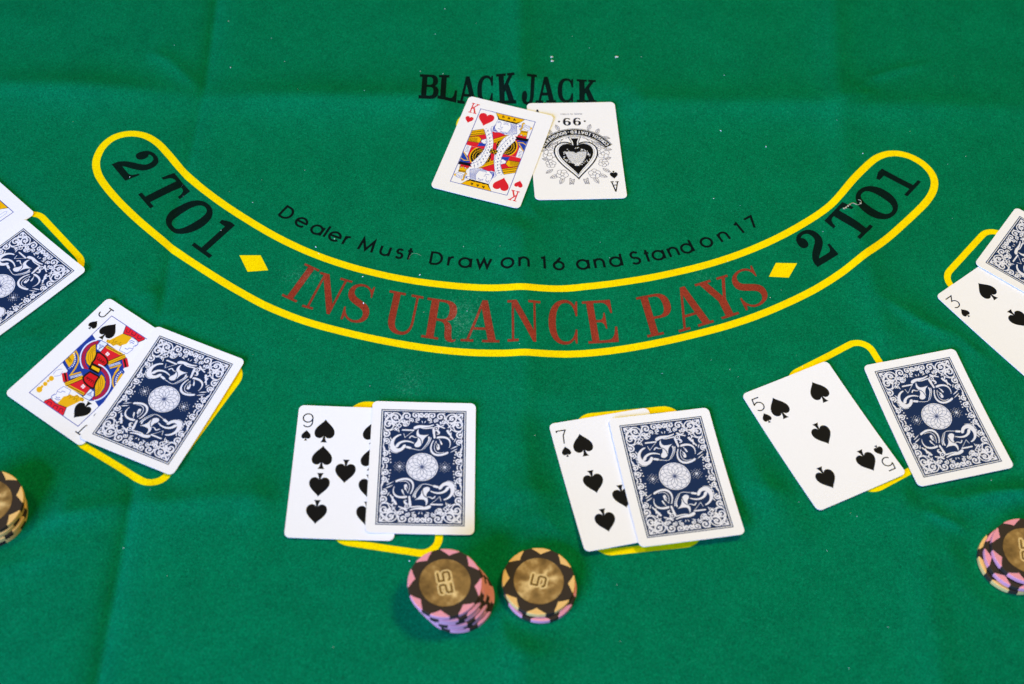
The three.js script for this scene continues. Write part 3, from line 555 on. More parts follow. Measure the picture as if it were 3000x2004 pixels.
const acePrint = () => cardCanvas((ctx) => {
  twice(ctx, (c) => {
    c.save(); c.translate(-26.7, -38); c.scale(0.056, 0.092); c.fillStyle = BLACK; c.fill(new Path2D('M42 0H58L92 92H100V100H60V92H76L67 68H31L24 92H40V100H0V92H8Z M34 59H64L49 20Z'), 'evenodd'); c.restore();
    pip(c, SPADE, -24, -22.9, 7, BLACK);
  });
  // blossoms and leaves round the spade
  const fine = '#55525e', r = rng(4);
  const leaf = (x, y, a, L) => { ctx.save(); ctx.translate(x, y); ctx.rotate(a); ctx.strokeStyle = fine; ctx.lineWidth = 0.26; ctx.fillStyle = '#f1eeeb'; ctx.beginPath(); ctx.moveTo(0, 0); ctx.quadraticCurveTo(L * 0.5, -L * 0.42, L, 0); ctx.quadraticCurveTo(L * 0.5, L * 0.42, 0, 0); ctx.fill(); ctx.stroke(); ctx.beginPath(); ctx.moveTo(0, 0); ctx.lineTo(L, 0); for (const t of [0.3, 0.5, 0.7]) { ctx.moveTo(L * t, 0); ctx.lineTo(L * (t + 0.12), -L * 0.13); ctx.moveTo(L * t, 0); ctx.lineTo(L * (t + 0.12), L * 0.13); } ctx.stroke(); ctx.restore(); };
  const bloom = (x, y, R) => { ctx.strokeStyle = fine; ctx.lineWidth = 0.3; ctx.fillStyle = '#f1eeeb'; for (let i = 0; i < 5; i++) { const a = i * 1.257 + x; ctx.beginPath(); ctx.arc(x + Math.cos(a) * R * 0.6, y + Math.sin(a) * R * 0.6, R * 0.52, 0, 7); ctx.fill(); ctx.stroke(); } ctx.fillStyle = '#f1eeeb'; ctx.strokeStyle = '#2a2830'; ctx.lineWidth = 0.5; ctx.setLineDash([0.45, 0.35]); ctx.beginPath(); ctx.arc(x, y, R * 0.34, 0, 7); ctx.fill(); ctx.stroke(); ctx.setLineDash([]); };
  for (const s of [-1, 1]) {
    for (const [x, y, a, L] of [[18, -9, 0.3, 6], [19, 1, -0.2, 6], [17, -17, -0.6, 6], [10, -24, -1.1, 7], [13, -22, -0.4, 7], [3, -26, -0.9, 6], [6, -25, -1.9, 6], [19, 9, 0.6, 5], [20, 12, -0.4, 5], [15, 14, 1.1, 6], [10, 18, 1.2, 6]]) { ctx.save(); ctx.scale(s, 1); leaf(x, y, a, L); ctx.restore(); }
    for (const [x, y, R] of [[18.5, -3.5, 4], [18, -12, 3.2], [11, -21.5, 3.8], [16.5, 4, 2.6]]) bloom(x * s, y, R);
  }
  // ribbon
  const band = (r0, col) => { ctx.lineWidth = r0; ctx.strokeStyle = col; ctx.beginPath(); ctx.ellipse(0, -8.5, 25.6, 25.2, 0, 0.47, Math.PI - 0.47); ctx.stroke(); };
  band(6.4, BLACK); band(5.7, '#f1eeeb'); band(5.0, BLACK);
  ctx.save(); ctx.translate(0, -8.5); arcText(ctx, 'CONSOLIDATED-DOUGHERTY', 25.7, -1.02, 1.02, 3.7, '#f6f4f2', 'bold', 25.2); ctx.restore();
  ctx.save(); ctx.translate(0, -8.5); arcText(ctx, 'REG.U.S. PAT. OFF.', 20.6, -0.36, 0.36, 1.7, '#3a3840', '', 20.8); ctx.restore();
  for (const s of [-1, 1]) { fillPoly(ctx, '#c9c6c8', [[8 * s, 10.5], [17 * s, 5.6], [18.5 * s, 3.6], [10 * s, 8]], BLACK, 0.3); fillPoly(ctx, '#f1eeeb', [[8 * s, 10.5], [11.5 * s, 8.6], [12.5 * s, 4.8], [10.4 * s, 7.2]], BLACK, 0.3); }
  // the spade itself
  const body = (k, col, w) => { ctx.save(); ctx.scale(k, k); ctx.beginPath(); ctx.moveTo(0, -25.6 / k + (1 - k) * 22); ctx.bezierCurveTo(4, -19, 14.6, -11, 14.8, -1.5); ctx.bezierCurveTo(14.9, 4.8, 10, 7.6, 6.6, 7.4); ctx.bezierCurveTo(4, 7.2, 1.6, 5.8, 0, 3); ctx.bezierCurveTo(-1.6, 5.8, -4, 7.2, -6.6, 7.4); ctx.bezierCurveTo(-10, 7.6, -14.9, 4.8, -14.8, -1.5); ctx.bezierCurveTo(-14.6, -11, -4, -19, 0, -25.6 / k + (1 - k) * 22); ctx.closePath(); if (w) { ctx.strokeStyle = BLACK; ctx.lineWidth = w; ctx.fillStyle = col; ctx.fill(); ctx.stroke(); } else { ctx.fillStyle = col; ctx.fill(); } ctx.restore(); };
  body(1, '#f4f2f0', 0.95);
  fillPoly(ctx, '#f4f2f0', [[-1.9, 2], [1.9, 2], [2.6, 8], [4.3, 12.2], [-4.3, 12.2], [-2.6, 8]], BLACK, 0.5);
  body(0.87, '#f4f2f0', 0.22);
  body(0.81, BLACK, 0);
  fillPoly(ctx, BLACK, [[-1, 1], [1, 1], [1.5, 8], [2.8, 11], [-2.8, 11], [-1.5, 8]]);
  ctx.save(); ctx.beginPath(); ctx.moveTo(-7.2, -1.2); ctx.lineTo(-2, -1.2); ctx.lineTo(0, -2.6); ctx.lineTo(2, -1.2); ctx.lineTo(7.2, -1.2); ctx.bezierCurveTo(7, -8, 3, -12, 0, -14.2); ctx.bezierCurveTo(-3, -12, -7, -8, -7.2, -1.2); ctx.clip();
  ctx.fillStyle = '#f4f2f0'; ctx.fillRect(-10, -20, 20, 22); ctx.fillStyle = BLACK; for (let y = -15; y < 0; y += 0.78) ctx.fillRect(-10, y, 20, 0.2); ctx.restore();
  for (let i = 0; i < 60; i++) { const a = r() * 6.28, q = 0.82 + r() * 0.3, x = Math.cos(a) * 8.6 * q, y = -5 + Math.sin(a) * 7.4 * q - (Math.abs(Math.sin(a)) < 0.3 ? 0 : 0.6); if (y < -14) continue; ctx.save(); ctx.translate(x, y); ctx.rotate(r() * 3); ctx.fillStyle = '#f4f2f0'; ctx.beginPath(); ctx.ellipse(0, 0, 0.62, 0.25, 0, 0, 7); ctx.fill(); ctx.restore(); }
  // figures below
  ctx.textAlign = 'center'; ctx.textBaseline = 'alphabetic';
  ctx.save(); ctx.translate(0.5, 29.6); ctx.scale(0.42, 0.36); ctx.font = '26px serif'; for (const q of [-8.4, 8.4]) { ctx.fillStyle = '#8f8c92'; ctx.fillText('9', q + 1.2, 0.6); } ctx.font = 'bold 26px serif'; ctx.fillStyle = BLACK; for (const q of [-8.4, 8.4]) ctx.fillText('9', q, 0); ctx.restore();
  ctx.fillStyle = BLACK; for (const s of [-1, 1]) { ctx.beginPath(); ctx.arc(0.5 + 9 * s, 26.6, 0.75, 0, 7); ctx.fill(); }
  ctx.save(); ctx.translate(0.4, 34); ctx.scale(0.105, 0.1); ctx.font = '20px sans-serif'; ctx.fillStyle = '#55525e'; ctx.fillText('MADE IN CHINA', 0, 0); ctx.restore();
});
const courtPrint = () => cardCanvas((ctx) => {       // only the far corner of this card is in the picture
  courtFrame(ctx);
  ctx.save(); ctx.beginPath(); ctx.rect(-19.6, -34.7, 39.2, 69.4); ctx.clip();
  twice(ctx, (c) => {
    fillPoly(c, GOLD, [[-6, -34.7], [14.5, -34.7], [9.5, -27.5], [-1.5, -27]], BLACK, 0.3);
    fillPoly(c, BLACK, [[-2, -28.6], [9.8, -28.6], [9.2, -26.6], [-1.4, -26.2]]);
    for (const x of [0, 4, 8]) { c.fillStyle = BLACK; for (const [a, b] of [[-0.7, 0], [0.7, 0], [0, -0.9]]) { c.beginPath(); c.arc(x + a, -30.6 + b, 0.6, 0, 7); c.fill(); } }
    c.strokeStyle = '#8f9ad0'; c.lineWidth = 0.25; c.fillStyle = '#f4f2f0';
    poly(c, [[15.4, -20], [17.4, -20], [17.4, -31], [16.4, -32.4], [15.4, -31]]); c.fill(); c.stroke();
    c.fillStyle = '#f4f2f0'; c.strokeStyle = LINE; c.beginPath(); c.ellipse(4, -21, 6, 5.4, 0, 0, 7); c.fill(); c.stroke();
    fillPoly(c, CRIMSON, [[-16, -10], [-2, -17], [10, -16], [19, -8], [19, 0], [-19, 0]]);
    fillPoly(c, ROYAL, [[-19, -4], [-8, -10], [-4, 0], [-19, 0]]); fillPoly(c, GOLD, [[2, -16], [7, -16], [5, 0], [0, 0]], BLACK, 0.3);
  });
  ctx.restore();
});
const backPrint = () => cardCanvas((ctx) => {
  const P = '#e6e4e8';
  ctx.fillStyle = NAVY; ctx.fillRect(-25.4, -38.6, 50.8, 77.2);
  ctx.fillStyle = PAPER; ctx.fillRect(-24.85, -38.05, 49.7, 76.1);
  ctx.fillStyle = NAVY; ctx.fillRect(-24.35, -37.55, 48.7, 75.1);
  ctx.save(); ctx.beginPath(); ctx.rect(-23.5, -36.7, 47, 73.4); ctx.clip();
  ctx.lineCap = 'round'; ctx.lineJoin = 'round';
  const scroll = (x, y, r, a, turn, w) => { const p = []; for (let i = 0; i <= 26; i++) { const t = i / 26, q = r * (1 - 0.82 * t), b = a + turn * t * 8.2; p.push([x + q * Math.cos(b), y + q * Math.sin(b)]); } strokeLine(ctx, P, w * 0.9, p); ctx.fillStyle = P; ctx.beginPath(); ctx.arc(x, y, w * 0.5, 0, 7); ctx.fill(); };
  const drop = (x, y, a, L, w) => { ctx.save(); ctx.translate(x, y); ctx.rotate(a); ctx.fillStyle = P; ctx.beginPath(); ctx.moveTo(0, 0); ctx.quadraticCurveTo(L * 0.35, -w * 0.8, L, 0); ctx.quadraticCurveTo(L * 0.35, w * 0.8, 0, 0); ctx.fill(); ctx.restore(); };
  for (const sx of [-1, 1]) for (const sy of [-1, 1]) {
    ctx.save(); ctx.scale(sx, sy);
    // corner knot
    for (const [a, L] of [[0.75, 5.2], [0.25, 4.4], [1.25, 4.4]]) drop(-23.9, -37.1, a, L, 1.3);
    strokeLine(ctx, P, 0.7, [[-22.8, -31.5], [-20.4, -34.8], [-16.2, -36.2], [-13.4, -33.4], [-15.2, -30.2], [-19, -29.6]], true);
    strokeLine(ctx, P, 0.7, [[-17.8, -36.6], [-20.4, -33.4], [-23.4, -29.5], [-22.6, -25.2], [-19.2, -24.8], [-17.2, -28.6]], true);
    scroll(-17.0, -33, 2.9, 1.2, 1, 0.95); scroll(-20.8, -28.4, 2.9, 0.2, -1, 0.95); scroll(-18.2, -29.4, 1.9, 3, 1, 0.7);
    strokeLine(ctx, P, 0.55, [[-23.6, -33.2], [-17.4, -27.6], [-13.6, -30.2], [-12.8, -33]], true); strokeLine(ctx, P, 0.55, [[-20.2, -37], [-14.6, -31.2], [-16.2, -26.4], [-19.6, -24]], true);
    strokeLine(ctx, P, 0.5, [[-22.2, -36.2], [-18.6, -31.8], [-14.6, -26.8]], true);
    drop(-14, -31, 0.7, 3.4, 1.1); drop(-17, -26.4, 1.0, 3.4, 1.1); drop(-20.8, -33.4, 2.4, 2, 0.9); drop(-12.4, -28.6, 0.4, 3, 0.9); drop(-15, -25.6, 1.3, 3, 0.8);
    // along the top
    scroll(-10, -34.2, 2.7, 2.6, 1, 1.0); scroll(-5.0, -34.9, 2.3, 0.4, -1, 0.95); scroll(-1.5, -34.6, 1.8, 2.5, 1, 0.9);
    scroll(-7.6, -31.6, 1.5, 1, -1, 0.7); scroll(-3.4, -32, 1.4, 2, 1, 0.65); scroll(-11.6, -30.8, 1.4, 0, 1, 0.65);
    drop(-13, -36.6, 0.1, 3.6, 0.9); drop(-8, -37, 0.15, 3.6, 0.9); drop(-3.4, -37.1, 0.2, 3.4, 0.9); drop(-9.6, -31, 1.9, 2.8, 0.8); drop(-5.6, -30.6, 0.3, 3, 0.7); drop(-1.2, -31.4, 1.2, 2, 0.7);
    // down the side
    scroll(-21.9, -21.8, 2.4, 4.6, 1, 1.0); scroll(-21.5, -17.2, 1.9, 1.6, -1, 0.9); drop(-23.7, -19.4, 1.3, 3.4, 0.9); drop(-20.8, -14.8, 0.5, 5.2, 0.9); drop(-20.6, -12.8, 0.55, 5.6, 0.7); drop(-23.2, -13.8, 1.2, 3.6, 1.0); drop(-19.6, -19.8, 1.1, 3.2, 0.8);
    strokeLine(ctx, P, 0.6, [[-23.6, -25], [-22.6, -19], [-23.2, -13], [-22, -8], [-23.4, -3], [-22.4, 0]], true);
    scroll(-22, -8.6, 2.0, 4.2, 1, 0.9); scroll(-21.3, -4.2, 2.0, 2, -1, 0.9); drop(-23.8, -6.6, 1.2, 3.4, 0.9); drop(-21, -1.8, 1.3, 3, 0.9); drop(-23.6, -2.4, 0.9, 2.8, 0.8); drop(-20, -11.2, 1.4, 3, 0.8);
    for (let i = 0; i < 5; i++) { ctx.fillStyle = P; ctx.beginPath(); ctx.arc(-19.4 + i * 0.25, -10.6 + i * 2, 0.45, 0, 7); ctx.fill(); }
    ctx.restore();
  }
  ctx.restore();
  // the motorbikes, one in each half
  twice(ctx, (c0) => sketch(c0, [118, 250], [960, 113], [708, 1422], 50.4, 77, (c) => {
    c.lineCap = 'round'; c.lineJoin = 'round';
    const taper = (p, w0, w1) => { for (let i = 0; i + 1 < p.length; i++) { const t = i / (p.length - 1); strokeLine(c, P, w0 * (1 - t) + w1 * t, [p[i], p[i + 1]]); } };
    const bez = (a, b, d, e) => { const o = []; for (let i = 0; i <= 16; i++) { const t = i / 16, s = 1 - t; o.push([0, 1].map((k) => s * s * s * a[k] + 3 * s * s * t * b[k] + 3 * s * t * t * d[k] + t * t * t * e[k])); } return o; };
    taper(bez([445, 480], [395, 500], [380, 590], [465, 640]), 16, 48); taper(bez([465, 640], [500, 655], [545, 640], [545, 588]), 46, 34);
    taper(bez([475, 600], [470, 550], [530, 515], [620, 540]), 34, 8);
    strokeLine(c, P, 5, bez([385, 565], [385, 640], [450, 690], [520, 668]));
    c.fillStyle = P; c.beginPath(); c.moveTo(590, 383); c.quadraticCurveTo(612, 445, 650, 442); c.bezierCurveTo(685, 440, 705, 432, 726, 422); c.bezierCurveTo(700, 455, 690, 480, 706, 520);
    c.bezierCurveTo(712, 555, 695, 578, 668, 576); c.bezierCurveTo(645, 574, 628, 556, 640, 530); c.bezierCurveTo(650, 508, 640, 480, 615, 462); c.bezierCurveTo(590, 440, 580, 410, 590, 383); c.fill();
    strokeLine(c, NAVY, 7, bez([620, 468], [680, 480], [690, 520], [712, 548]));
    taper(bez([552, 378], [600, 340], [640, 365], [712, 318]), 38, 12); taper(bez([610, 368], [650, 378], [690, 352], [722, 348]), 9, 16);
    taper([[738, 362], [765, 402], [795, 446]], 22, 16);
    c.strokeStyle = P; c.lineWidth = 11; c.beginPath(); c.arc(760, 350, 24, 0, 7); c.stroke(); c.fillStyle = P; c.beginPath(); c.arc(762, 350, 9, 0, 7); c.fill();
    taper(bez([790, 372], [815, 385], [830, 400], [800, 405]), 20, 8); taper([[745, 305], [790, 322], [840, 330]], 16, 8);
    taper(bez([735, 450], [770, 490], [745, 540], [740, 590]), 14, 6); taper(bez([760, 455], [775, 500], [770, 540], [752, 585]), 10, 4);
    strokeLine(c, P, 6, bez([630, 600], [680, 600], [720, 610], [742, 588])); taper([[575, 592], [615, 596]], 22, 12);
    taper(bez([552, 492], [560, 440], [590, 500], [625, 470]), 14, 5); strokeLine(c, P, 5, [[470, 460], [505, 500], [548, 415]]); taper([[440, 425], [548, 408]], 16, 10);
    taper(bez([825, 438], [920, 400], [985, 450], [992, 520]), 24, 5);
    taper(bez([800, 480], [790, 590], [900, 670], [1000, 580]), 12, 26); strokeLine(c, P, 6, bez([830, 480], [830, 570], [900, 620], [965, 580]));
    taper([[835, 490], [868, 520], [892, 552]], 10, 46); taper([[848, 452], [875, 475], [900, 500]], 6, 22); strokeLine(c, NAVY, 8, [[838, 495], [875, 535]]);
    taper([[880, 350], [925, 385], [985, 430]], 18, 6); taper([[930, 370], [950, 415]], 14, 6);
    taper(bez([365, 440], [395, 400], [430, 380], [370, 372]), 12, 8);
    c.strokeStyle = P; c.lineWidth = 8; c.beginPath(); c.arc(440, 352, 30, 0, 7); c.stroke(); for (let i = 0; i < 4; i++) { c.fillStyle = P; c.beginPath(); c.arc(440 + 15 * Math.cos(i * 1.57), 352 + 15 * Math.sin(i * 1.57), 9, 0, 7); c.fill(); }
  }));
  // rosette
  ctx.fillStyle = P; ctx.beginPath(); ctx.arc(0, 0, 9.3, 0, 7); ctx.fill();
  ctx.strokeStyle = '#5b6484'; ctx.lineWidth = 0.2;
  for (let i = 0; i < 12; i++) { const a = i * Math.PI / 6; for (const s of [-1, 1]) { ctx.beginPath(); ctx.moveTo(0, 0); ctx.bezierCurveTo(4 * Math.cos(a + s * 0.1), 4 * Math.sin(a + s * 0.1), 7 * Math.cos(a + s * 0.35), 7 * Math.sin(a + s * 0.35), 9 * Math.cos(a + s * 0.95), 9 * Math.sin(a + s * 0.95)); ctx.stroke(); } }
  for (const q of [8.6, 1]) { ctx.beginPath(); ctx.arc(0, 0, q, 0, 7); ctx.stroke(); }
  ctx.fillStyle = NAVY; ctx.beginPath(); ctx.arc(0, 0, 0.5, 0, 7); ctx.fill();
  for (const s of [-1, 1]) for (let i = -4; i <= 4; i++) for (let j = -4; j <= 4; j++) { const q = Math.hypot(i, j); if (q > 4.3 || (i + j) % 2) continue; ctx.fillStyle = P; ctx.beginPath(); ctx.arc(13.2 * s + i * 0.85, j * 0.85, q < 0.5 ? 0.75 : 0.34 - q * 0.04, 0, 7); ctx.fill(); }
});

// ------------------------------------------------------------------ cards
const stockMat = new THREE.MeshPhysicalMaterial({ color: new THREE.Color().setRGB(0.84, 0.83, 0.82), roughness: 0.55, specularIntensity: 0.7 });
const printMat = (c) => new THREE.MeshPhysicalMaterial({ map: colourMap(c), roughness: 0.62, specularIntensity: 0.25 });
const THICK = 0.3;
function cardGeometry(h) {            // h(u, v): height of the underside in mm; returns the printed top and the rest of the card
  const vs = [];
  for (let i = 0; i <= 8; i++) vs.push(-CH / 2 + CR * (1 - Math.cos(i / 8 * Math.PI / 2)));
  for (let i = 1; i < 24; i++) vs.push(-CH / 2 + CR + (CH - 2 * CR) * i / 24);
  for (let i = 8; i >= 0; i--) vs.push(CH / 2 - CR * (1 - Math.cos(i / 8 * Math.PI / 2)));
  const half = (v) => { const e = CH / 2 - Math.abs(v); return e >= CR ? CW / 2 : CW / 2 - CR + Math.sqrt(Math.max(0, CR * CR - (CR - e) ** 2)); };
  const N = 16, rows = vs.length, top = { p: [], n: [], uv: [], ix: [] }, rest = { p: [], n: [], ix: [] };
  const nrm = (u, v) => new THREE.Vector3(-(h(u + 0.5, v) - h(u - 0.5, v)), 1, -(h(u, v + 0.5) - h(u, v - 0.5))).normalize();
  vs.forEach((v) => { for (let i = 0; i <= N; i++) {
    const u = half(v) * (i / N * 2 - 1), y = h(u, v), n = nrm(u, v);
    top.p.push(u * MM, (y + THICK) * MM, v * MM); top.n.push(n.x, n.y, n.z); top.uv.push(u / CW + 0.5, 0.5 - v / CH);
    rest.p.push(u * MM, y * MM, v * MM); rest.n.push(-n.x, -n.y, -n.z);
  } });
  for (let j = 0; j + 1 < rows; j++) for (let i = 0; i < N; i++) { const a = j * (N + 1) + i, b = a + 1, c = a + N + 1, d = c + 1; top.ix.push(a, c, b, b, c, d); rest.ix.push(a, b, c, b, d, c); }
  const loop = [];
  for (let i = 0; i < N; i++) loop.push(i);
  for (let j = 0; j < rows - 1; j++) loop.push(j * (N + 1) + N);
  for (let i = N; i > 0; i--) loop.push((rows - 1) * (N + 1) + i);
  for (let j = rows - 1; j > 0; j--) loop.push(j * (N + 1));
  const base = rest.p.length / 3;
  for (let k = 0; k < loop.length; k++) {
    const q = loop[k], a = loop[(k + loop.length - 1) % loop.length], b = loop[(k + 1) % loop.length];
    const n = new THREE.Vector3(-(rest.p[b * 3 + 2] - rest.p[a * 3 + 2]) * -1, 0, -(rest.p[b * 3] - rest.p[a * 3])).normalize();
    for (const lift of [0, THICK]) { rest.p.push(rest.p[q * 3], rest.p[q * 3 + 1] + lift * MM, rest.p[q * 3 + 2]); rest.n.push(n.x, 0, n.z); }
  }
  for (let k = 0; k < loop.length; k++) { const a = base + k * 2, b = base + ((k + 1) % loop.length) * 2; rest.ix.push(a, a + 1, b, b, a + 1, b + 1); }
  const make = (d) => { const g = new THREE.BufferGeometry(); g.setAttribute('position', new THREE.Float32BufferAttribute(d.p, 3)); g.setAttribute('normal', new THREE.Float32BufferAttribute(d.n, 3)); if (d.uv) g.setAttribute('uv', new THREE.Float32BufferAttribute(d.uv, 2)); g.setIndex(d.ix); return g; };
  return [make(top), make(rest)];
}
const nine = [], G2 = 14.3;
for (const s of [-1, 1]) nine.push([G2 * s, -27], [G2 * s, -9.2], [G2 * s, 9.2, true], [G2 * s, 27, true]);
nine.push([0, -0.3, true]);
const seven = []; for (const s of [-1, 1]) seven.push([G2 * s, -26.3], [G2 * s, -0.6, true], [G2 * s, 26, true]);
seven.push([0, 12.4, true]);
const five = [[0, -0.4, true]]; for (const s of [-1, 1]) five.push([G2 * s, -26.6], [G2 * s, 26.6, true]);
const three = [[0, -27.2], [0, -0.4, true], [0, 27, true]];
const backMat = printMat(backPrint());
const FACES = { A: printMat(acePrint()), K: printMat(kingPrint()), J: printMat(jackPrint()), 9: printMat(spadeCard('9', nine)), 7: printMat(spadeCard('7', seven)), 5: printMat(spadeCard('5', five)), 3: printMat(spadeCard('3', three)), CL: printMat(courtPrint()) };
const TEXT = {
  A: 'ace of spades with an ornate wreathed spade, partly under the king of hearts',
  K: 'king of hearts lying over the ace under the black printed title',
  J: 'jack of spades half covered by a blue-backed card at the left',
  JB: 'face-down blue-backed card resting on the jack of spades',
  9: 'nine of spades lying partly under a blue-backed card above the leaning pink chips',
  '9B': 'face-down blue-backed card resting on the nine of spades',
  7: 'seven of spades with its near edge curled up off the cloth',
  '7B': 'face-down blue-backed card resting on the seven of spades',
  5: 'five of spades lying fully uncovered on the cloth',
  '5B': 'face-down blue-backed card lying free on the cloth beside the five of spades',
  CL: 'picture card with a yellow crown, cut off by the left edge, under a blue-backed card',
  LB: 'face-down blue-backed card cut off by the left edge, lying over the crowned picture card',
  3: 'three of spades cut off by the right edge, under a blue-backed card',
  RB: 'face-down blue-backed card cut off by the right edge, lying over the three of spades',
};
for (const [key, c] of Object.entries(CARDS)) {
  const under = c.on && CARDS[c.on];
  let base = -1e9;
  for (let v = -44; v <= 44; v += 2) for (let u = -31; u <= 31; u += 1.9375) {
    const [x, z] = c.world(u, v);
    base = Math.max(base, clothAt(x, z) + 0.1 - c.rel(u, v));
    if (under) { const [a, b] = under.local(x, z); if (Math.abs(a) < 31 && Math.abs(b) < 44) base = Math.max(base, under.base + under.rel(a, b) + THICK + 0.06 - c.rel(u, v)); }
  }
  c.base = base;
  // the pose was read off the picture for a card at cloth level; a lifted card sits a little nearer the eye
  const lift = base + 0.3 + (c.by + c.bx) * 0.33 - 0.5, ex = 0 - c.at[0], ez = 502 - c.at[1], px = c.at[0] + ex * lift / 737.6, pz = c.at[1] + ez * lift / 737.6;
  const flip = key === 'A';
  const t = thing('playing_card', TEXT[key], 'playing card', 'playing cards dealt on the green cloth');
  t.position.set(px * MM, 0, pz * MM);
  t.rotation.y = (c.turn * Math.PI) / 180 + (flip ? Math.PI : 0);
  const h = flip ? (u, v) => base + c.rel(-u, -v) : (u, v) => base + c.rel(u, v);
  const [top, rest] = cardGeometry(h);
  part('card_stock', rest, stockMat, t);
  const face = FACES[key] ?? backMat;
  part(FACES[key] ? 'printed_face' : 'printed_back', top, face, t);
}

// ------------------------------------------------------------------ chips
const R = 20.2, TH = 3.4, BEV = 0.45;
const bodyMat = new THREE.MeshPhysicalMaterial({ color: new THREE.Color().setRGB(0.036, 0.024, 0.015), roughness: 0.65, specularIntensity: 0.25 });
const spotMats = {
  pink: new THREE.MeshPhysicalMaterial({ color: new THREE.Color().setRGB(0.78, 0.29, 0.31), roughness: 0.6, specularIntensity: 0.35 }),
  yellow: new THREE.MeshPhysicalMaterial({ color: new THREE.Color().setRGB(0.80, 0.47, 0.14), roughness: 0.6, specularIntensity: 0.35 }),
};
const chipBody = (() => {
  const p = [[0, 0], [R - BEV, 0], [R - 0.13, 0.13], [R, BEV], [R, TH - BEV], [R - 0.13, TH - 0.13], [R - BEV, TH], [14.2, TH], [14.05, TH - 0.12], [0, TH - 0.12]].map(([x, y]) => new THREE.Vector2(x * MM, y * MM));
  const out = []; for (let i = 0; i + 1 < p.length; i++) out.push(p[i], p[i + 1]);       // doubled points keep the edges crisp
  const g = mergeGeometries(out.map((_, i) => i % 2 ? null : new THREE.LatheGeometry([out[i], out[i + 1]], 72)).filter(Boolean));
  return g;
})();
const spotGeo = (() => {
  const pos = [], ix = [], E = 0.05, M = 14, half = 15.2 * Math.PI / 180;
  const ring = (a) => { const t = Math.abs(a) / half, rin = Math.min(R - BEV - 0.05, R * (0.80 + 0.17 * t * (1 - 0.12 * (1 - t)))); return [[rin, -E], [R - BEV, -E], [R - 0.1, 0.1], [R + E, BEV], [R + E, TH - BEV], [R - 0.1, TH - 0.1], [R - BEV, TH + E], [rin, TH + E]]; };
  for (let i = 0; i <= M; i++) { const a = half * (i / M * 2 - 1); for (const [r, y] of ring(a)) pos.push(r * Math.sin(a) * MM, y * MM, -r * Math.cos(a) * MM); }
  for (let i = 0; i < M; i++) for (let k = 0; k < 7; k++) { const a = i * 8 + k, b = a + 1, c = a + 8, d = c + 1; ix.push(a, b, c, b, d, c); }
  const g = new THREE.BufferGeometry(); g.setAttribute('position', new THREE.Float32BufferAttribute(pos, 3)); g.setIndex(ix);
  const f = g.toNonIndexed(); f.computeVertexNormals(); return f;
})();
const inlayGeo = (() => { const g = new THREE.CircleGeometry(13.9 * MM, 64); g.rotateX(-Math.PI / 2); g.translate(0, (TH + 0.03) * MM, 0); return g; })();
function inlayCanvas(text, seed) {
  const S = 512, c = canvas(S, S), ctx = c.getContext('2d');
  const r = rng(seed);
  ctx.fillStyle = '#a9854a'; ctx.fillRect(0, 0, S, S);
  ctx.translate(S / 2, S / 2);
  // printed burnish: cloudy light and dark patches with a paler star under the figure
  const im0 = ctx.getImageData(0, 0, S, S), d0 = im0.data;
  for (let j = 0; j < S; j++) for (let i = 0; i < S; i++) {
    const x = (i - S / 2) / S, y = (j - S / 2) / S, q = Math.hypot(x, y), a = Math.atan2(y, x);
    const n = fbm(x * 7 + seed, y * 7) * 0.7 + 0.5 * noise2(Math.cos(a) * 2.4 + seed, Math.sin(a) * 2.4 + 9) * Math.min(1, q * 5) + 0.62 * Math.exp(-q * q * 20) - 0.2, o = (j * S + i) * 4;
    const k = n > 0 ? [250, 214, 142] : [92, 66, 30], t = Math.min(0.85, Math.abs(n) * 1.0);
    for (let c = 0; c < 3; c++) d0[o + c] = [146, 110, 56][c] * (1 - t) + k[c] * t;
  }
  ctx.putImageData(im0, 0, 0);
  const bold = text === '25' ? 1 : 1.2;
  const two = [[-44, -40], [-44, -46], [-32, -58], [32, -58], [44, -46], [44, -12], [32, 0], [-32, 4], [-44, 16], [-44, 56], [48, 56]];
  const fiveP = [[48, -58], [-44, -58], [-44, -6], [32, -6], [44, 6], [44, 44], [32, 56], [-32, 56], [-44, 44], [-44, 36]];
  const glyphs = text === '25' ? [[two, -66], [fiveP, 66]] : [[fiveP, 0]];
  ctx.lineJoin = ctx.lineCap = 'round';
  const k = bold;
  for (const [w, col, al] of [[56, '#d9b673', 0.7], [44, '#eccf93', 0.95], [36, '#c9a35a', 0.9]]) { ctx.globalAlpha = al; for (const [g, x] of glyphs) strokeLine(ctx, col, w, g.map(([a, b]) => [a * k + x, b * k])); }
  ctx.globalAlpha = 1;
  ctx.lineCap = 'butt';
  for (const [g, x] of glyphs) { strokeLine(ctx, '#4a3210', 19, g.map(([a, b]) => [a * k + x, b * k])); strokeLine(ctx, '#8a6830', 6, g.map(([a, b]) => [a * k + x, b * k])); }
  ctx.setTransform(1, 0, 0, 1, 0, 0);
  const im = ctx.getImageData(0, 0, S, S), d = im.data;
  for (let i = 0; i < d.length; i += 4) { const m = 1 + 0.22 * (r() - 0.5); d[i] *= m; d[i + 1] *= m; d[i + 2] *= m; }
  ctx.putImageData(im, 0, 0);
  return c;
}
const inlayMats = { 25: null, 5: null };
for (const k of ['25', '5']) inlayMats[k] = new THREE.MeshPhysicalMaterial({ map: colourMap(inlayCanvas(k, +k)), roughness: 0.5, metalness: 0, specularIntensity: 0.4 });
function makeChip(colour, value) {
  const g = new THREE.Group();
  part('chip_body', chipBody, bodyMat, g);
  for (let i = 0; i < 8; i++) part('edge_spot', spotGeo, spotMats[colour], g).rotation.y = -i * Math.PI / 4;
  part('inlay', inlayGeo, inlayMats[value], g);
  return g;
}
const protos = { pink: makeChip('pink', '25'), yellow: makeChip('yellow', '5') };
const used = {};
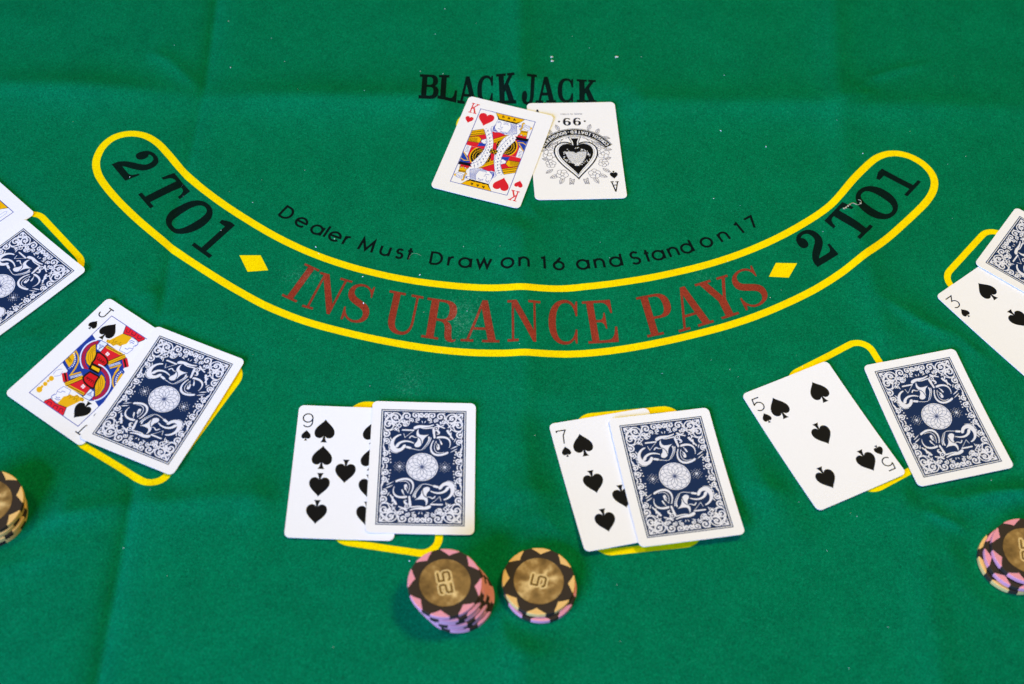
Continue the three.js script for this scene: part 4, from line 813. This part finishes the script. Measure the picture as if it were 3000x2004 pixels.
function chip(colour, x, z, y, turn, figureTurn, label, group) {
  const c = used[colour] ? protos[colour].clone() : protos[colour];
  used[colour] = true;
  c.name = numbered('poker_chip');
  scene.add(c);
  c.position.set(x * MM, y * MM, z * MM);
  c.rotation.y = turn * Math.PI / 180;
  c.children.find((o) => o.name === 'inlay').rotation.set(0, (figureTurn - turn) * Math.PI / 180, 0);
  tag(c, label, 'poker chip', group);
}
const ground = (x, z) => { let m = -9; for (let a = 0; a < 6.3; a += 0.3) for (const q of [0, 8, 16, 20]) m = Math.max(m, clothAt(x + q * Math.cos(a), z + q * Math.sin(a))); return m + 0.05; };
const ORD = ['topmost', 'second from the top', 'third from the top', 'fourth from the top', 'fifth from the top', 'lowest'];
{
  // six pink chips, the pile leaning towards the left
  const x0 = -19.2, z0 = 174.6, g = ground(x0, z0), offs = [[0, 0, 8], [-1.6, -0.4, 3], [-2.6, 0.6, 12], [-4.2, 0.2, -2], [-5.4, 0.8, 6], [-7.2, 0.2, -3]];
  offs.forEach(([dx, dz, t], i) => chip('pink', x0 + dx, z0 + dz, g + i * (TH + 0.12), t, 105, i === 5 ? 'topmost pink chip with gold 25 on the leaning pile beside the yellow 5' : `pink-edged chip ${i ? ORD[5 - i] : 'at the very bottom'} in the leaning all-pink pile`, 'chips of the leaning pink pile'));
}
{
  const x0 = 26, z0 = 165.2, g = ground(x0, z0);
  chip('pink', x0, z0, g, 3, 70, 'pink-edged chip mostly hidden under the yellow chip marked 5', 'chips of the short front pile');
  chip('yellow', x0 - 1.2, z0 - 2.1, g + TH + 0.12, -1, 80, 'yellow-edged chip with a gold 5 on the short pile beside the leaning pink one', 'chips of the short front pile');
}
{
  const x0 = -286, z0 = 145.5, g = ground(x0, z0), offs = [[0, 0.6, 10], [0.6, 0.2, 24], [-0.4, 0, 2], [0.4, -1.6, 19]];
  offs.forEach(([dx, dz, t], i) => chip('yellow', x0 + dx, z0 + dz, g + i * (TH + 0.12), t, 60, `yellow-edged chip ${['at the bottom', 'third from the top', 'second from the top', 'on top'][i]} of the pile cut by the left edge`, 'chips of the pile at the left edge'));
}
{
  const x0 = 295.2, z0 = 126.2, g = ground(x0, z0);
  chip('yellow', x0, z0, g, 14, 90, 'yellow-edged chip at the bottom of the pile cut by the right edge', 'chips of the pile at the right edge');
  chip('pink', x0 + 2.4, z0 - 0.6, g + TH + 0.12, 6, 90, 'pink-edged chip in the middle of the pile cut by the right edge', 'chips of the pile at the right edge');
  chip('pink', x0 + 5.7, z0 - 3.1, g + 2 * (TH + 0.12), 20, 88, 'pink-edged chip on top of the pile cut by the right edge', 'chips of the pile at the right edge');
}

// ------------------------------------------------------------------ lint and crumbs on the cloth
const lintMat = new THREE.MeshStandardMaterial({ color: new THREE.Color().setRGB(0.42, 0.38, 0.27), roughness: 1 });
const crumbMat = new THREE.MeshStandardMaterial({ color: new THREE.Color().setRGB(0.75, 0.73, 0.68), roughness: 1 });
const onCloth = (x, z, up = 0.3) => new THREE.Vector3(x * MM, (clothAt(x, z) + up) * MM, z * MM);
const thread = (pts, r) => new THREE.TubeGeometry(new THREE.CatmullRomCurve3(pts.map(([x, z, u]) => onCloth(x, z, u))), pts.length * 5, r * MM, 6);
const blob = (x, z, r, seed) => { const g = new THREE.IcosahedronGeometry(r * MM, 1), p = g.attributes.position, q = rng(seed); for (let i = 0; i < p.count; i++) { const s = 0.7 + 0.5 * Math.abs(noise2(p.getX(i) * 3000 + seed, p.getZ(i) * 3000 + p.getY(i) * 2100)); p.setXYZ(i, p.getX(i) * s, p.getY(i) * s * 0.7, p.getZ(i) * s); } g.deleteAttribute('uv'); g.computeVertexNormals(); const o = onCloth(x, z, r * 0.5); return g.translate(o.x, o.y, o.z); };
const noUV = (g) => { const n = g.index ? g.toNonIndexed() : g; n.deleteAttribute('uv'); return n; };
{
  const parts = [thread([[215, -126.2, 0.4], [216.6, -127.5, 0.6], [218, -128.6, 0.5], [219.6, -130.2, 0.6], [221.4, -131.4, 0.4], [224, -130.6, 0.3]], 0.28), thread([[224.4, -130.4, 0.2], [226.4, -131.4, 0.5], [227.4, -133, 0.6], [226.8, -134.8, 0.4], [225.4, -135.2, 0.3]], 0.18)].map(noUV);
  [[215.2, -126.3, 0.8], [216.5, -127, 0.7], [218, -128.7, 0.75], [219.4, -130, 0.6], [226.9, -132.2, 0.75]].forEach(([x, z, r], i) => parts.push(noUV(blob(x, z, r, i + 2))));
  const m = new THREE.Mesh(mergeGeometries(parts), lintMat); m.name = 'lint_thread'; m.castShadow = m.receiveShadow = true;
  scene.add(tag(m, 'knotted beige thread of lint lying across the T and O of the right payout lettering', 'lint'));
}
for (const [x, z, r, label] of [[12.8, -247.7, 0.75, 'farther of two white crumbs lying close together above the printed title'], [13.3, -243.6, 0.85, 'nearer of two white crumbs lying close together above the printed title'], [59.5, -254.3, 0.9, 'single white crumb lying on bare cloth up and right of the ace']]) {
  const m = new THREE.Mesh(mergeGeometries([blob(x, z, r, x), blob(x + r, z - r * 0.4, r * 0.7, x + 3)].map(noUV)), crumbMat); m.name = numbered('crumb'); m.castShadow = m.receiveShadow = true;
  scene.add(tag(m, label, 'crumb'));
}
{
  const m = new THREE.Mesh(noUV(thread([[-70.5, -57.5, 0.2], [-69.6, -61, 0.5], [-67.6, -62.6, 0.6], [-65, -62.4, 0.4], [-62.6, -61.2, 0.2]], 0.05)), lintMat); m.name = 'fibre'; m.castShadow = m.receiveShadow = true;
  scene.add(tag(m, 'fine curled white fibre beside the t of the small printed sentence', 'fibre'));
}
{
  const spots = [[-128.3, -56.9], [-98.1, -41], [-62.1, -45.8], [133.7, -189.4], [289.7, -72.9], [-48.1, 153.9], [-131, -62], [165, -178], [232, -178], [-120, -70], [-95, -20], [10, -120]], r = rng(60);
  for (let i = 0; i < 90; i++) { const x = (r() - 0.5) * 620, z = -300 + r() * 520; if (Object.values(CARDS).every((c) => c.outside(x, z) > 2) && Object.values(STACKS).every(([a, b]) => Math.hypot(x - a, z - b) > 32)) spots.push([x, z]); }
  const m = new THREE.InstancedMesh(new THREE.IcosahedronGeometry(1, 0), crumbMat, spots.length), M4 = new THREE.Matrix4(), q = new THREE.Quaternion();
  spots.forEach(([x, z], i) => { const s = i < 12 ? 0.42 : 0.14 + 0.2 * r() * r(); M4.compose(onCloth(x, z, s * 0.4), q.setFromEuler(new THREE.Euler(r() * 3, r() * 3, r() * 3)), new THREE.Vector3(s * (1 + r()), s * 0.8, s).multiplyScalar(MM)); m.setMatrixAt(i, M4); });
  m.name = 'dust_specks'; m.castShadow = m.receiveShadow = true;
  scene.add(tag(m, 'tiny pale specks of dust scattered over the green cloth', 'dust', null, 'stuff'));
}

// ------------------------------------------------------------------ the lamps and the window that light the table, above and behind the camera
for (const [name, rgb, , w, h, p, what] of LIGHTS) {
  const t = thing(name, null, null);
  t.userData.kind = 'structure';
  t.position.set(...p);
  t.lookAt(0, 0, 0);
  const glow = new THREE.MeshStandardMaterial({ color: 0xffffff, emissive: new THREE.Color().setRGB(...rgb), emissiveIntensity: 1 });
  const pane = new THREE.BoxGeometry(w, h, 0.01); pane.translate(0, 0, -0.012);
  const frame = new THREE.BoxGeometry(w + 0.08, h + 0.08, 0.06); frame.translate(0, 0, -0.05);
  part(what === 'lamp' ? 'lamp_diffuser' : 'window_pane', pane, glow, t).castShadow = false;
  part(what === 'lamp' ? 'lamp_housing' : 'window_frame', frame, new THREE.MeshStandardMaterial({ color: 0xcccccc, roughness: 0.6 }), t);
}

renderer.render(scene, camera);
